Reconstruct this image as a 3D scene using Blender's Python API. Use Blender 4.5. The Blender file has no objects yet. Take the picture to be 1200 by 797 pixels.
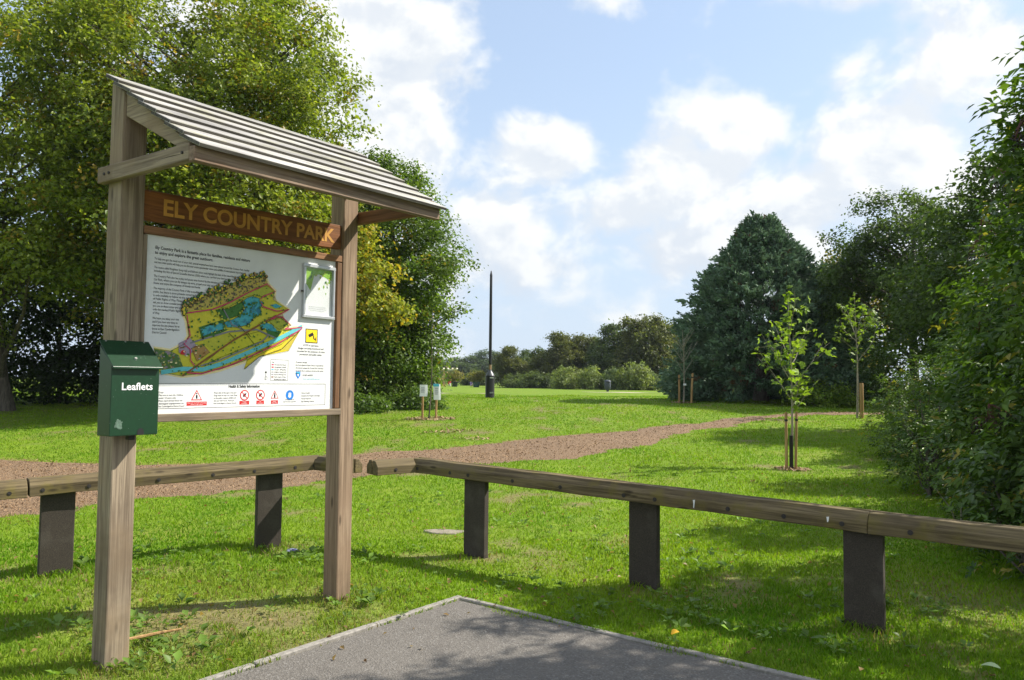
import bpy, bmesh, math
import numpy as np
from mathutils import Vector, Matrix

rng = np.random.default_rng(11)
SC = bpy.context.scene
COL = SC.collection
R = math.radians

# ------------------------------------------------------------------ camera
cam = bpy.data.cameras.new('camera')
cam.sensor_width = 36.0
cam.lens = 914.36 / 1200 * 36
cam.clip_start = 0.05
cam.clip_end = 6000
camo = bpy.data.objects.new('camera', cam)
COL.objects.link(camo)
PITCH, ROLL = 0.0527, 0.0098
fw = Vector((0, math.cos(PITCH), math.sin(PITCH)))
up = Vector((0, -math.sin(PITCH), math.cos(PITCH)))
rt = Vector((1, 0, 0))
r2 = math.cos(ROLL) * rt + math.sin(ROLL) * up
u2 = -math.sin(ROLL) * rt + math.cos(ROLL) * up
m = Matrix((r2, u2, -fw)).transposed().to_4x4()
m.translation = (0, 0, 1.6)
camo.matrix_world = m
SC.camera = camo

# ------------------------------------------------------------------ sun and sky
SUN_EL = R(43)
SUN_DIR = Vector((0.962 * math.cos(SUN_EL), 0.273 * math.cos(SUN_EL), math.sin(SUN_EL))).normalized()
sun = bpy.data.lights.new('sun', 'SUN')
sun.energy = 5.0
sun.angle = R(0.55)
sun.color = (1.0, 0.94, 0.84)
suno = bpy.data.objects.new('sun', sun)
COL.objects.link(suno)
suno.rotation_euler = (-SUN_DIR).to_track_quat('-Z', 'Y').to_euler()
SC.view_settings.view_transform = 'Standard'
SC.view_settings.look = 'None'
SC.view_settings.exposure = 0.75
SC.view_settings.gamma = 1.0
SC.view_settings.use_curve_mapping = False
SC.cycles.max_bounces = 8
SC.cycles.transparent_max_bounces = 12

world = bpy.data.worlds.new('World')
SC.world = world
world.use_nodes = True
WT = world.node_tree
WT.nodes.clear()


class NB:
    """small helper that wires shader nodes"""
    def __init__(self, tree):
        self.t = tree

    def n(self, typ, **kw):
        nd = self.t.nodes.new(typ)
        for k, v in kw.items():
            setattr(nd, k, v)
        return nd

    def put(self, sock, v):
        if isinstance(v, bpy.types.NodeSocket):
            self.t.links.new(v, sock)
        elif v is not None:
            sock.default_value = v

    def math(self, op, a, b=None, c=None, clamp=False):
        nd = self.n('ShaderNodeMath', operation=op)
        nd.use_clamp = clamp
        for i, v in enumerate((a, b, c)):
            if v is not None:
                self.put(nd.inputs[i], v)
        return nd.outputs[0]

    def vec(self, op, a, b=None):
        nd = self.n('ShaderNodeVectorMath', operation=op)
        self.put(nd.inputs[0], a)
        if b is not None:
            self.put(nd.inputs[1], b)
        return nd.outputs['Value'] if op in ('LENGTH', 'DOT_PRODUCT') else nd.outputs[0]

    def noise(self, v, scale, detail=4, rough=0.55, dist=0.0):
        nd = self.n('ShaderNodeTexNoise')
        self.put(nd.inputs['Vector'], v)
        nd.inputs['Scale'].default_value = scale
        nd.inputs['Detail'].default_value = detail
        nd.inputs['Roughness'].default_value = rough
        nd.inputs['Distortion'].default_value = dist
        return nd.outputs['Fac']

    def map(self, v, a, b, c=0.0, d=1.0, smooth=False):
        nd = self.n('ShaderNodeMapRange')
        nd.interpolation_type = 'SMOOTHSTEP' if smooth else 'LINEAR'
        self.put(nd.inputs['Value'], v)
        for i, x in enumerate((a, b, c, d)):
            nd.inputs[1 + i].default_value = x
        return nd.outputs[0]

    def mix(self, f, a, b, blend='MIX'):
        nd = self.n('ShaderNodeMix', data_type='RGBA', blend_type=blend)
        self.put(nd.inputs['Factor'], f)
        ca = [s for s in nd.inputs if s.type == 'RGBA']
        for s, v in zip(ca, (a, b)):
            if isinstance(v, (tuple, list)):
                v = tuple(v) + (1,) if len(v) == 3 else v
            self.put(s, v)
        return [s for s in nd.outputs if s.type == 'RGBA'][0]


W = NB(WT)
sky = W.n('ShaderNodeTexSky', sky_type='NISHITA')
sky.sun_disc = False
sky.sun_elevation = SUN_EL
sky.sun_rotation = math.atan2(SUN_DIR.x, SUN_DIR.y)
sky.air_density = 1.2
sky.dust_density = 0.9
sky.ozone_density = 2.2
tc = W.n('ShaderNodeTexCoord')
gen = tc.outputs['Generated']
sep = W.n('ShaderNodeSeparateXYZ')
WT.links.new(gen, sep.inputs[0])
az = W.math('ARCTAN2', sep.outputs[0], sep.outputs[1])
el = W.math('ARCSINE', sep.outputs[2])
comb = W.n('ShaderNodeCombineXYZ')
WT.links.new(az, comb.inputs[0])
WT.links.new(el, comb.inputs[1])
ae = comb.outputs[0]
# cumulus: soft heaps (azimuth, elevation, half width, half height, weight) broken up by noise
HEAPS = [(-0.17, 0.40, 0.105, 0.20, 1.05), (-0.33, 0.36, 0.18, 0.30, 1.0), (-0.02, 0.20, 0.12, 0.11, 0.80), (-0.12, 0.16, 0.10, 0.15, 0.85),
         (0.045, 0.285, 0.085, 0.045, 0.95), (0.29, 0.315, 0.07, 0.06, 0.95), (0.235, 0.25, 0.11, 0.065, 0.95),
         (0.19, 0.17, 0.12, 0.075, 0.85), (0.335, 0.20, 0.13, 0.11, 0.95), (0.05, 0.15, 0.14, 0.06, 0.62),
         (0.45, 0.27, 0.10, 0.085, 0.98), (0.55, 0.36, 0.10, 0.05, 0.95), (0.60, 0.20, 0.20, 0.15, 0.95),
         (0.41, 0.455, 0.13, 0.045, 0.75), (0.10, 0.455, 0.09, 0.025, 0.50), 
         (-0.087, 0.345, 0.014, 0.025, 0.62), (0.32, 0.09, 0.35, 0.06, 0.55), (0.13, 0.215, 0.20, 0.085, 0.72), (0.42, 0.36, 0.16, 0.07, 0.62)]


def heap_field(vsock):
    acc = None
    for a, e, w, h, k in HEAPS:
        d = W.vec('MULTIPLY', W.vec('SUBTRACT', vsock, (a, e, 0)), (1 / w, 1 / h, 0))
        q = W.math('MULTIPLY_ADD', W.vec('LENGTH', d), -0.62 * k, k)
        acc = q if acc is None else W.math('SMOOTH_MAX', acc, q, 0.12)
    return acc


nv = W.vec('MULTIPLY', ae, (1.0, 1.35, 1.0))
warp = W.n('ShaderNodeTexNoise')
WT.links.new(nv, warp.inputs['Vector'])
warp.inputs['Scale'].default_value = 9
warp.inputs['Detail'].default_value = 3
wv = W.vec('MULTIPLY', W.vec('SUBTRACT', warp.outputs['Color'], (0.5, 0.5, 0.5)), (0.05, 0.05, 0))
aew = W.vec('ADD', ae, wv)
heap = heap_field(aew)
n1 = W.noise(nv, 7.0, 8, 0.57, 0.2)
n1b = W.noise(W.vec('ADD', nv, (0.016, 0.028, 0)), 7.0, 8, 0.57, 0.2)
broad = W.noise(nv, 1.7, 3, 0.5)
# the heaps stand in the part of the sky in view, the same kind of cloud goes on all round
front = W.map(W.math('ABSOLUTE', az), 0.62, 0.95, 1, 0, True)
low = W.map(el, 0.50, 0.75, 1, 0, True)
view = W.math('MULTIPLY', front, low)
other = W.math('MULTIPLY_ADD', broad, 2.2, -0.72)
field = W.math('ADD', W.math('MULTIPLY', heap, view), W.math('MULTIPLY', other, W.math('SUBTRACT', 1.0, view)))
dens = W.math('ADD', field, W.math('MULTIPLY_ADD', n1, 1.9, -0.97))
cov = W.map(dens, 0.20, 0.62, 0, 1, True)
# lit tops and greyer undersides from the noise slope towards the sun
slope = W.math('SUBTRACT', n1, n1b)
lit = W.map(slope, -0.075, 0.085, 0, 1, True)
deep = W.map(dens, 0.5, 1.25, 0, 1)
lowgrey = W.map(el, 0.05, 0.30, 0, 1, True)
thick = W.map(dens, 0.55, 1.3, 0.0, -0.30, True)
bright = W.math('ADD', W.math('MULTIPLY_ADD', lit, 0.60, 0.16), thick)
bright = W.math('ADD', bright, W.math('MULTIPLY', lowgrey, 0.36), clamp=True)
cloudc = W.mix(bright, (0.385, 0.435, 0.51), (0.63, 0.635, 0.625))
skyc = W.n('ShaderNodeMix', data_type='RGBA', blend_type='MULTIPLY')
skycol = W.mix(1.0, sky.outputs[0], (0.122, 0.122, 0.122), 'MULTIPLY')
# thin milky veil, stronger near the horizon
veil = W.map(el, 0.0, 0.45, 0.90, 0.52, True)
skyv = W.mix(veil, skycol, (0.385, 0.460, 0.570))
final = W.mix(W.math('MULTIPLY', cov, 0.94), skyv, cloudc)
bg = W.n('ShaderNodeBackground')
WT.links.new(final, bg.inputs[0])
bg.inputs[1].default_value = 1.0
wo = W.n('ShaderNodeOutputWorld')
WT.links.new(bg.outputs[0], wo.inputs[0])
world.cycles.sampling_method = 'MANUAL'
world.cycles.sample_map_resolution = 512
WT.nodes.remove(skyc)


# ------------------------------------------------------------------ helpers
def tag(o, label=None, cat=None, group=None, kind=None):
    if label: o['label'] = label
    if cat: o['category'] = cat
    if group: o['group'] = group
    if kind: o['kind'] = kind
    return o


def empty(name, loc, label=None, cat=None, group=None, rz=0.0):
    o = bpy.data.objects.new(name, None)
    o.empty_display_size = 0.2
    COL.objects.link(o)
    o.location = loc
    o.rotation_euler = (0, 0, rz)
    return tag(o, label, cat, group)


def link(name, me, mat=None, parent=None):
    o = bpy.data.objects.new(name, me)
    COL.objects.link(o)
    if mat is not None and len(me.materials) == 0:
        for mm in (mat if isinstance(mat, (list, tuple)) else [mat]):
            me.materials.append(mm)
    if parent is not None:
        o.parent = parent
    return o


def smooth(me, on=True):
    me.polygons.foreach_set('use_smooth', [on] * len(me.polygons))


def mesh_np(name, V, F, mat=None, col=None, smooth_on=False, mats=None):
    """V (n,3); F (m,3) or (m,4) int arrays or a list of those"""
    V = np.asarray(V, np.float32)
    Fs = F if isinstance(F, list) else [F]
    Fs = [np.asarray(f, np.int32) for f in Fs if len(f)]
    me = bpy.data.meshes.new(name)
    me.vertices.add(len(V))
    me.vertices.foreach_set('co', V.ravel())
    tot = sum(f.size for f in Fs)
    npol = sum(len(f) for f in Fs)
    me.loops.add(tot)
    me.polygons.add(npol)
    me.loops.foreach_set('vertex_index', np.concatenate([f.ravel() for f in Fs]))
    sizes = np.concatenate([np.full(len(f), f.shape[1], np.int32) for f in Fs])
    starts = np.concatenate([[0], np.cumsum(sizes)[:-1]]).astype(np.int32)
    me.polygons.foreach_set('loop_start', starts)
    me.polygons.foreach_set('loop_total', sizes)
    if mat is not None:
        for mm in (mat if isinstance(mat, (list, tuple)) else [mat]):
            me.materials.append(mm)
    if mats is not None:
        me.polygons.foreach_set('material_index', np.asarray(mats, np.int32))
    me.update(calc_edges=True)
    if smooth_on:
        me.polygons.foreach_set('use_smooth', np.ones(npol, bool))
    if col is not None:
        ca = me.color_attributes.new('Col', 'FLOAT_COLOR', 'POINT')
        c4 = np.ones((len(V), 4), np.float32)
        c4[:, :3] = np.clip(col, 0, 4)
        ca.data.foreach_set('color', c4.ravel())
    me.validate(verbose=False)
    return me


class MB:
    """collects simple solids into one mesh"""
    def __init__(self):
        self.v = []
        self.f = []
        self.mi = []

    def add(self, vs, fs, mi=0):
        b = len(self.v)
        self.v += [tuple(q) for q in vs]
        self.f += [tuple(i + b for i in q) for q in fs]
        self.mi += [mi] * len(fs)

    def box(self, x0, x1, y0, y1, z0, z1, mi=0, fn=None):
        vs = [(x, y, z) for z in (z0, z1) for y in (y0, y1) for x in (x0, x1)]
        if fn: vs = [fn(*q) for q in vs]
        self.add(vs, [(0, 2, 3, 1), (4, 5, 7, 6), (0, 1, 5, 4), (2, 6, 7, 3), (0, 4, 6, 2), (1, 3, 7, 5)], mi)

    def prism(self, prof, a, b, mi=0):
        """prof: list of 3-D points for the first cap; a->b is added as extrusion vector"""
        n = len(prof)
        d = Vector(b) - Vector(a)
        vs = [Vector(q) for q in prof] + [Vector(q) + d for q in prof]
        fs = [tuple(range(n - 1, -1, -1)), tuple(range(n, 2 * n))]
        fs += [(i, (i + 1) % n, n + (i + 1) % n, n + i) for i in range(n)]
        self.add(vs, fs, mi)

    def tube(self, pts, rad, seg=8, mi=0, cap=True):
        pts = [Vector(q) for q in pts]
        if not isinstance(rad, (list, tuple)): rad = [rad] * len(pts)
        b = len(self.v)
        for i, q in enumerate(pts):
            t = (pts[min(i + 1, len(pts) - 1)] - pts[max(i - 1, 0)])
            t = t.normalized() if t.length > 1e-9 else Vector((0, 0, 1))
            ref = Vector((1, 0, 0)) if abs(t.x) < 0.8 else Vector((0, 1, 0))
            s = t.cross(ref).normalized()
            c = t.cross(s)
            for k in range(seg):
                a = 2 * math.pi * k / seg
                self.v.append(tuple(q + (s * math.cos(a) + c * math.sin(a)) * rad[i]))
        for i in range(len(pts) - 1):
            for k in range(seg):
                k2 = (k + 1) % seg
                self.f.append((b + i * seg + k, b + i * seg + k2, b + (i + 1) * seg + k2, b + (i + 1) * seg + k))
                self.mi.append(mi)
        if cap:
            self.f.append(tuple(b + k for k in range(seg - 1, -1, -1)))
            self.f.append(tuple(b + (len(pts) - 1) * seg + k for k in range(seg)))
            self.mi += [mi, mi]

    def lathe(self, prof, seg=20, c=(0, 0, 0), mi=0):
        self.tube_rings([[(c[0] + r * math.cos(2 * math.pi * k / seg), c[1] + r * math.sin(2 * math.pi * k / seg), c[2] + z)
                          for k in range(seg)] for r, z in prof], mi)

    def tube_rings(self, rings, mi=0):
        b = len(self.v)
        n = len(rings[0])
        for r in rings: self.v += [tuple(q) for q in r]
        for i in range(len(rings) - 1):
            for k in range(n):
                k2 = (k + 1) % n
                self.f.append((b + i * n + k, b + i * n + k2, b + (i + 1) * n + k2, b + (i + 1) * n + k))
                self.mi.append(mi)
        self.f.append(tuple(b + k for k in range(n - 1, -1, -1)))
        self.f.append(tuple(b + (len(rings) - 1) * n + k for k in range(n)))
        self.mi += [mi, mi]

    def mesh(self, name, bevel=0.0, seg=1, smooth_on=False):
        me = bpy.data.meshes.new(name)
        me.from_pydata(self.v, [], self.f)
        me.polygons.foreach_set('material_index', self.mi)
        bm = bmesh.new()
        bm.from_mesh(me)
        bmesh.ops.recalc_face_normals(bm, faces=bm.faces)
        if bevel > 0:
            eds = [e for e in bm.edges if len(e.link_faces) == 2 and e.calc_face_angle(0) > 0.5]
            bmesh.ops.bevel(bm, geom=eds, offset=bevel, segments=seg, affect='EDGES', profile=0.5)
        bm.to_mesh(me)
        bm.free()
        if smooth_on:
            smooth(me)
            try:
                me.set_sharp_from_angle(angle=R(40))
            except Exception:
                pass
        return me

    def build(self, name, mat, parent=None, bevel=0.0, seg=1, smooth_on=False):
        return link(name, self.mesh(name, bevel, seg, smooth_on), mat, parent)


# ------------------------------------------------------------------ materials
def new_mat(name):
    mt = bpy.data.materials.new(name)
    mt.use_nodes = True
    nt = mt.node_tree
    nt.nodes.clear()
    b = NB(nt)
    out = b.n('ShaderNodeOutputMaterial')
    bs = b.n('ShaderNodeBsdfPrincipled')
    nt.links.new(bs.outputs[0], out.inputs[0])
    return mt, b, bs, out


def bump(b, bs, h, strength=0.3, dist=0.01):
    bp = b.n('ShaderNodeBump')
    bp.inputs['Strength'].default_value = strength
    bp.inputs['Distance'].default_value = dist
    b.put(bp.inputs['Height'], h)
    b.put(bs.inputs['Normal'], bp.outputs[0])


def plain(name, c, rough=0.6, spec=0.4, metal=0.0, var=0.12, scale=20.0, bmp=0.0):
    mt, b, bs, out = new_mat(name)
    t = b.n('ShaderNodeTexCoord').outputs['Object']
    n = b.noise(t, scale, 4)
    k = b.map(n, 0.3, 0.7, 1 - var, 1 + var)
    b.put(bs.inputs['Base Color'], b.mix(1.0, tuple(c), k, 'MULTIPLY'))
    bs.inputs['Roughness'].default_value = rough
    bs.inputs['Metallic'].default_value = metal
    bs.inputs['Specular IOR Level'].default_value = spec
    if bmp: bump(b, bs, n, bmp, 0.004)
    return mt


def wood(name, c_dark, c_light, axis, rough=0.8, stain=None, green=None, crack=1.0, scale=1.0):
    """grained timber, the grain along one local axis"""
    mt, b, bs, out = new_mat(name)
    t = b.n('ShaderNodeTexCoord').outputs['Object']
    oi = b.n('ShaderNodeObjectInfo')
    off = b.math('MULTIPLY', oi.outputs['Random'], 37.0)
    cb = b.n('ShaderNodeCombineXYZ')
    for i in range(3): b.put(cb.inputs[i], off)
    t = b.vec('ADD', t, cb.outputs[0])
    s = [26.0 * scale] * 3
    s[axis] = 1.1
    g = b.noise(b.vec('MULTIPLY', t, tuple(s)), 1.6, 6, 0.62, 0.6)
    s2 = [90.0 * scale] * 3
    s2[axis] = 2.2
    fine = b.noise(b.vec('MULTIPLY', t, tuple(s2)), 1.3, 3, 0.6)
    patch = b.noise(t, 2.3, 4, 0.6)
    gm = b.map(b.math('ADD', b.math('MULTIPLY', g, 0.75), b.math('MULTIPLY', fine, 0.25)), 0.34, 0.66, 0, 1, True)
    c = b.mix(gm, c_dark, c_light)
    if stain is not None:
        c = b.mix(b.map(patch, 0.45, 0.68, 0, 0.75, True), c, stain)
    if green is not None:
        c = b.mix(b.map(b.noise(t, 5.0, 4, 0.6), 0.48, 0.70, 0, 0.8, True), c, green)
    sk = [9.0, 9.0, 9.0]
    sk[axis] = 2.6
    kv = b.n('ShaderNodeTexVoronoi')
    b.put(kv.inputs['Vector'], b.vec('MULTIPLY', t, tuple(sk)))
    kv.inputs['Scale'].default_value = 1.0
    kn = b.map(kv.outputs['Distance'], 0.05, 0.15, 0.75, 0, True)
    c = b.mix(kn, c, tuple(q * 0.45 for q in c_dark))
    s3 = [60.0 * scale] * 3
    s3[axis] = 0.9
    cr = b.noise(b.vec('MULTIPLY', t, tuple(s3)), 1.0, 2, 0.5)
    jit = b.map(oi.outputs['Random'], 0, 1, 0.84, 1.14)
    c = b.mix(1.0, c, jit, 'MULTIPLY')
    blot = b.noise(t, 0.9, 5, 0.7)
    c = b.mix(b.map(blot, 0.52, 0.72, 0, 0.45, True), c, tuple(q * 0.55 for q in c_dark))
    crm = b.map(cr, 0.235, 0.275, 1, 0, True)
    c = b.mix(b.math('MULTIPLY', crm, 0.85 * crack), c, tuple(q * 0.22 for q in c_dark))
    b.put(bs.inputs['Base Color'], c)
    bs.inputs['Roughness'].default_value = rough
    bs.inputs['Specular IOR Level'].default_value = 0.25
    hh = b.math('SUBTRACT', b.math('MULTIPLY_ADD', fine, 0.5, b.math('MULTIPLY', g, 0.6)), b.math('MULTIPLY', crm, 0.8))
    bump(b, bs, hh, 0.55, 0.006)
    return mt


def leafmat(name, trans=0.35, rough=0.5, spec=0.35, tint=(1.25, 1.25, 0.55)):
    mt, b, bs, out = new_mat(name)
    at = b.n('ShaderNodeVertexColor')
    at.layer_name = 'Col'
    c = at.outputs['Color']
    b.put(bs.inputs['Base Color'], c)
    bs.inputs['Roughness'].default_value = rough
    bs.inputs['Specular IOR Level'].default_value = spec
    tr = b.n('ShaderNodeBsdfTranslucent')
    b.put(tr.inputs['Color'], b.mix(1.0, c, tint, 'MULTIPLY'))
    mx = b.n('ShaderNodeMixShader')
    mx.inputs[0].default_value = trans
    mt.node_tree.links.new(bs.outputs[0], mx.inputs[1])
    mt.node_tree.links.new(tr.outputs[0], mx.inputs[2])
    mt.node_tree.links.new(mx.outputs[0], out.inputs[0])
    return mt


def vcol(name, rough=0.9, spec=0.2):
    mt, b, bs, out = new_mat(name)
    at = b.n('ShaderNodeVertexColor')
    at.layer_name = 'Col'
    b.put(bs.inputs['Base Color'], at.outputs['Color'])
    bs.inputs['Roughness'].default_value = rough
    bs.inputs['Specular IOR Level'].default_value = spec
    return mt


M = {}
for i, ax in enumerate('xyz'):
    M['post_' + ax] = wood('weathered_oak_' + ax, (0.150, 0.113, 0.078), (0.355, 0.285, 0.200), i, stain=(0.25, 0.182, 0.115))
    M['brown_' + ax] = wood('brown_timber_' + ax, (0.115, 0.058, 0.028), (0.26, 0.135, 0.065), i, stain=(0.20, 0.12, 0.07), crack=0.5)
    M['roof_' + ax] = wood('silvered_board_' + ax, (0.20, 0.19, 0.18), (0.47, 0.455, 0.43), i, scale=0.7, green=(0.30, 0.29, 0.20))
    M['rail_' + ax] = wood('rail_timber_' + ax, (0.064, 0.047, 0.024), (0.21, 0.162, 0.085), i, stain=(0.125, 0.095, 0.048), green=(0.155, 0.125, 0.032))
M['fascia_x'] = wood('fascia_timber', (0.11, 0.075, 0.052), (0.27, 0.20, 0.145), 0, stain=(0.20, 0.12, 0.07))
M['warm_z'] = wood('warm_oak_z', (0.155, 0.105, 0.066), (0.35, 0.255, 0.170), 2, stain=(0.25, 0.17, 0.11))
M['roofend'] = plain('board_end_grain', (0.05, 0.043, 0.037), 0.9)
M['plank'] = wood('title_plank', (0.12, 0.045, 0.014), (0.28, 0.105, 0.030), 0, stain=(0.16, 0.065, 0.022), crack=0.3, rough=0.65)
M['letter'] = plain('routed_letter_yellow', (0.52, 0.255, 0.040), 0.6, var=0.15)
M['panel'] = plain('white_panel', (0.72, 0.73, 0.72), 0.4, 0.4, var=0.06, scale=5)
M['alu'] = plain('aluminium', (0.62, 0.63, 0.65), 0.38, 0.5, metal=0.8, var=0.05)
M['bolt'] = plain('dark_bolt', (0.035, 0.030, 0.027), 0.7, var=0.2)
M['steel'] = plain('zinc_screw', (0.5, 0.5, 0.48), 0.4, metal=0.8)
M['black'] = plain('black_paint', (0.012, 0.012, 0.013), 0.45, 0.5, var=0.2)
M['white'] = plain('white_paper', (0.80, 0.80, 0.80), 0.6, var=0.03)


def prints(name, c): return plain(name, c, 0.5, 0.3, var=0.08, scale=60)


PC = dict(land=(0.55, 0.52, 0.04), glow=(0.86, 0.74, 0.38), strip=(0.66, 0.54, 0.03), strip2=(0.55, 0.45, 0.06), lake=(0.03, 0.28, 0.34), wood=(0.05, 0.16, 0.03),
          field1=(0.40, 0.44, 0.05), field2=(0.60, 0.54, 0.04), field3=(0.44, 0.45, 0.04), field4=(0.52, 0.52, 0.03), village=(0.34, 0.28, 0.36),
          block=(0.36, 0.22, 0.07), red=(0.55, 0.03, 0.03), river=(0.12, 0.50, 0.54), pink=(0.50, 0.03, 0.12), rail=(0.22, 0.09, 0.03), road=(0.20, 0.20, 0.22),
          dark=(0.03, 0.04, 0.01), ink=(0.02, 0.02, 0.022), yellow=(0.85, 0.62, 0.02), blue=(0.02, 0.20, 0.62), cyan=(0.10, 0.48, 0.62), lime=(0.28, 0.50, 0.05), grey=(0.35, 0.35, 0.37))
for k, c in PC.items(): M['p_' + k] = prints('print_' + k, c)


def speck(name, a, bcol, cc, scale):
    mt, b, bs, out = new_mat(name)
    t = b.n('ShaderNodeTexCoord').outputs['Object']
    v = b.n('ShaderNodeTexVoronoi')
    b.put(v.inputs['Vector'], t)
    v.inputs['Scale'].default_value = scale
    n = b.noise(t, scale * 0.6, 3)
    c = b.mix(b.map(v.outputs['Distance'], 0.25, 0.42, 0, 1), a, bcol)
    c = b.mix(b.map(n, 0.55, 0.62, 0, 1), c, cc)
    b.put(bs.inputs['Base Color'], c)
    bs.inputs['Roughness'].default_value = 0.5
    return mt


M['p_houses'] = speck('print_houses', (0.10, 0.055, 0.035), (0.46, 0.37, 0.07), (0.07, 0.06, 0.035), 55)
M['p_village2'] = speck('print_village', (0.30, 0.30, 0.05), (0.06, 0.14, 0.03), (0.26, 0.20, 0.24), 48)
M['p_lake'] = speck('print_lake', (0.03, 0.27, 0.34), (0.05, 0.36, 0.42), (0.02, 0.18, 0.26), 30)

# leaflet box enamel with scuffs
mt, b, bs, out = new_mat('green_enamel')
t = b.n('ShaderNodeTexCoord').outputs['Object']
n = b.noise(t, 30, 5, 0.7)
pt = b.noise(t, 9, 4, 0.7)
c = b.mix(b.map(n, 0.3, 0.7), (0.003, 0.028, 0.010), (0.004, 0.040, 0.014))
c = b.mix(b.map(pt, 0.70, 0.74, 0, 0.55, True), c, (0.12, 0.20, 0.14))
v = b.n('ShaderNodeTexVoronoi')
b.put(v.inputs['Vector'], t)
v.inputs['Scale'].default_value = 42
c = b.mix(b.map(v.outputs['Distance'], 0.05, 0.085, 0.7, 0), c, (0.25, 0.33, 0.27))
b.put(bs.inputs['Base Color'], c)
bs.inputs['Roughness'].default_value = 0.38
bs.inputs['Specular IOR Level'].default_value = 0.5
M['enamel'] = mt
M['scuff'] = plain('rubbed_enamel', (0.09, 0.15, 0.11), 0.6, var=0.4, scale=60)

# recycled plastic posts
mt, b, bs, out = new_mat('recycled_plastic')
t = b.n('ShaderNodeTexCoord').outputs['Object']
n = b.noise(t, 160, 4, 0.7)
n2 = b.noise(t, 5, 4, 0.6)
c = b.mix(b.map(n, 0.35, 0.75), (0.016, 0.012, 0.009), (0.078, 0.060, 0.042))
c = b.mix(b.map(n2, 0.52, 0.72, 0, 0.5), c, (0.095, 0.082, 0.066))
v = b.n('ShaderNodeTexVoronoi')
b.put(v.inputs['Vector'], t)
v.inputs['Scale'].default_value = 70
c = b.mix(b.map(v.outputs['Distance'], 0.06, 0.12, 0.6, 0), c, (0.22, 0.21, 0.17))
b.put(bs.inputs['Base Color'], c)
bs.inputs['Roughness'].default_value = 0.75
bump(b, bs, n, 0.5, 0.003)
M['plastic'] = mt

# asphalt
mt, b, bs, out = new_mat('asphalt')
t = b.n('ShaderNodeTexCoord').outputs['Object']
v = b.n('ShaderNodeTexVoronoi')
b.put(v.inputs['Vector'], t)
v.inputs['Scale'].default_value = 110
n = b.noise(t, 60, 4, 0.7)
n2 = b.noise(t, 1.1, 5, 0.6)
vs = b.n('ShaderNodeSeparateColor')
b.put(vs.inputs[0], v.outputs['Color'])
c = b.mix(vs.outputs[0], (0.086, 0.077, 0.066), (0.152, 0.138, 0.120))
c = b.mix(b.map(vs.outputs[1], 0.90, 0.94, 0, 0.5), c, (0.28, 0.27, 0.25))
c = b.mix(b.map(n2, 0.35, 0.7, 0.0, 0.5), c, (0.155, 0.140, 0.122))
c = b.mix(b.map(b.noise(t, 2.6, 6, 0.7), 0.56, 0.70, 0, 0.35, True), c, (0.070, 0.064, 0.058))
b.put(bs.inputs['Base Color'], c)
bs.inputs['Roughness'].default_value = 0.85
bump(b, bs, b.math('ADD', v.outputs['Distance'], b.math('MULTIPLY', n, 0.4)), 0.6, 0.006)
M['asphalt'] = mt
M['kerb'] = plain('concrete_edging', (0.25, 0.232, 0.205), 0.9, var=0.3, scale=35, bmp=0.4)

# lawn soil: what shows between the blades, same tone as the turf
mt, b, bs, out = new_mat('turf_ground')
pos = b.n('ShaderNodeNewGeometry').outputs['Position']
n1_ = b.noise(pos, 0.45, 5, 0.6)
n2_ = b.noise(pos, 3.2, 5, 0.65)
n3_ = b.noise(pos, 22.0, 3, 0.6)
c = b.mix(b.map(n2_, 0.3, 0.7), (0.095, 0.175, 0.010), (0.180, 0.265, 0.018))
c = b.mix(b.map(n1_, 0.50, 0.68, 0, 0.45, True), c, (0.22, 0.22, 0.045))
c = b.mix(b.map(n3_, 0.56, 0.70, 0, 0.5, True), c, (0.060, 0.085, 0.014))
c = b.mix(b.map(b.noise(pos, 1.3, 5, 0.7), 0.665, 0.72, 0, 0.7, True), c, (0.20, 0.15, 0.08))
at = b.n('ShaderNodeVertexColor')
at.layer_name = 'Col'
sc_ = b.n('ShaderNodeSeparateColor')
b.put(sc_.inputs[0], at.outputs['Color'])
soil = b.mix(b.noise(pos, 30.0, 4, 0.7), (0.10, 0.070, 0.040), (0.27, 0.20, 0.115))
c = b.mix(sc_.outputs[0], c, soil)
b.put(bs.inputs['Base Color'], c)
bs.inputs['Roughness'].default_value = 0.9
bs.inputs['Specular IOR Level'].default_value = 0.15
bump(b, bs, n3_, 0.8, 0.04)
M['turf'] = mt

mt, b, bs, out = new_mat('woodchip')
pos = b.n('ShaderNodeNewGeometry').outputs['Position']
v = b.n('ShaderNodeTexVoronoi')
b.put(v.inputs['Vector'], b.vec('MULTIPLY', pos, (1, 1, 0.2)))
v.inputs['Scale'].default_value = 60
vs = b.n('ShaderNodeSeparateColor')
b.put(vs.inputs[0], v.outputs['Color'])
c = b.mix(vs.outputs[0], (0.150, 0.090, 0.046), (0.325, 0.215, 0.120))
c = b.mix(b.map(b.noise(pos, 0.9, 4), 0.4, 0.7, 0, 0.4), c, (0.20, 0.135, 0.088))
b.put(bs.inputs['Base Color'], c)
bs.inputs['Roughness'].default_value = 0.9
bump(b, bs, v.outputs['Distance'], 0.8, 0.03)
M['chip'] = mt
M['track'] = plain('worn_track', (0.42, 0.37, 0.26), 0.95, var=0.2, scale=1.0)
M['slab'] = plain('pale_slab', (0.24, 0.21, 0.16), 0.9, var=0.3, scale=12, bmp=0.4)

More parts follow.
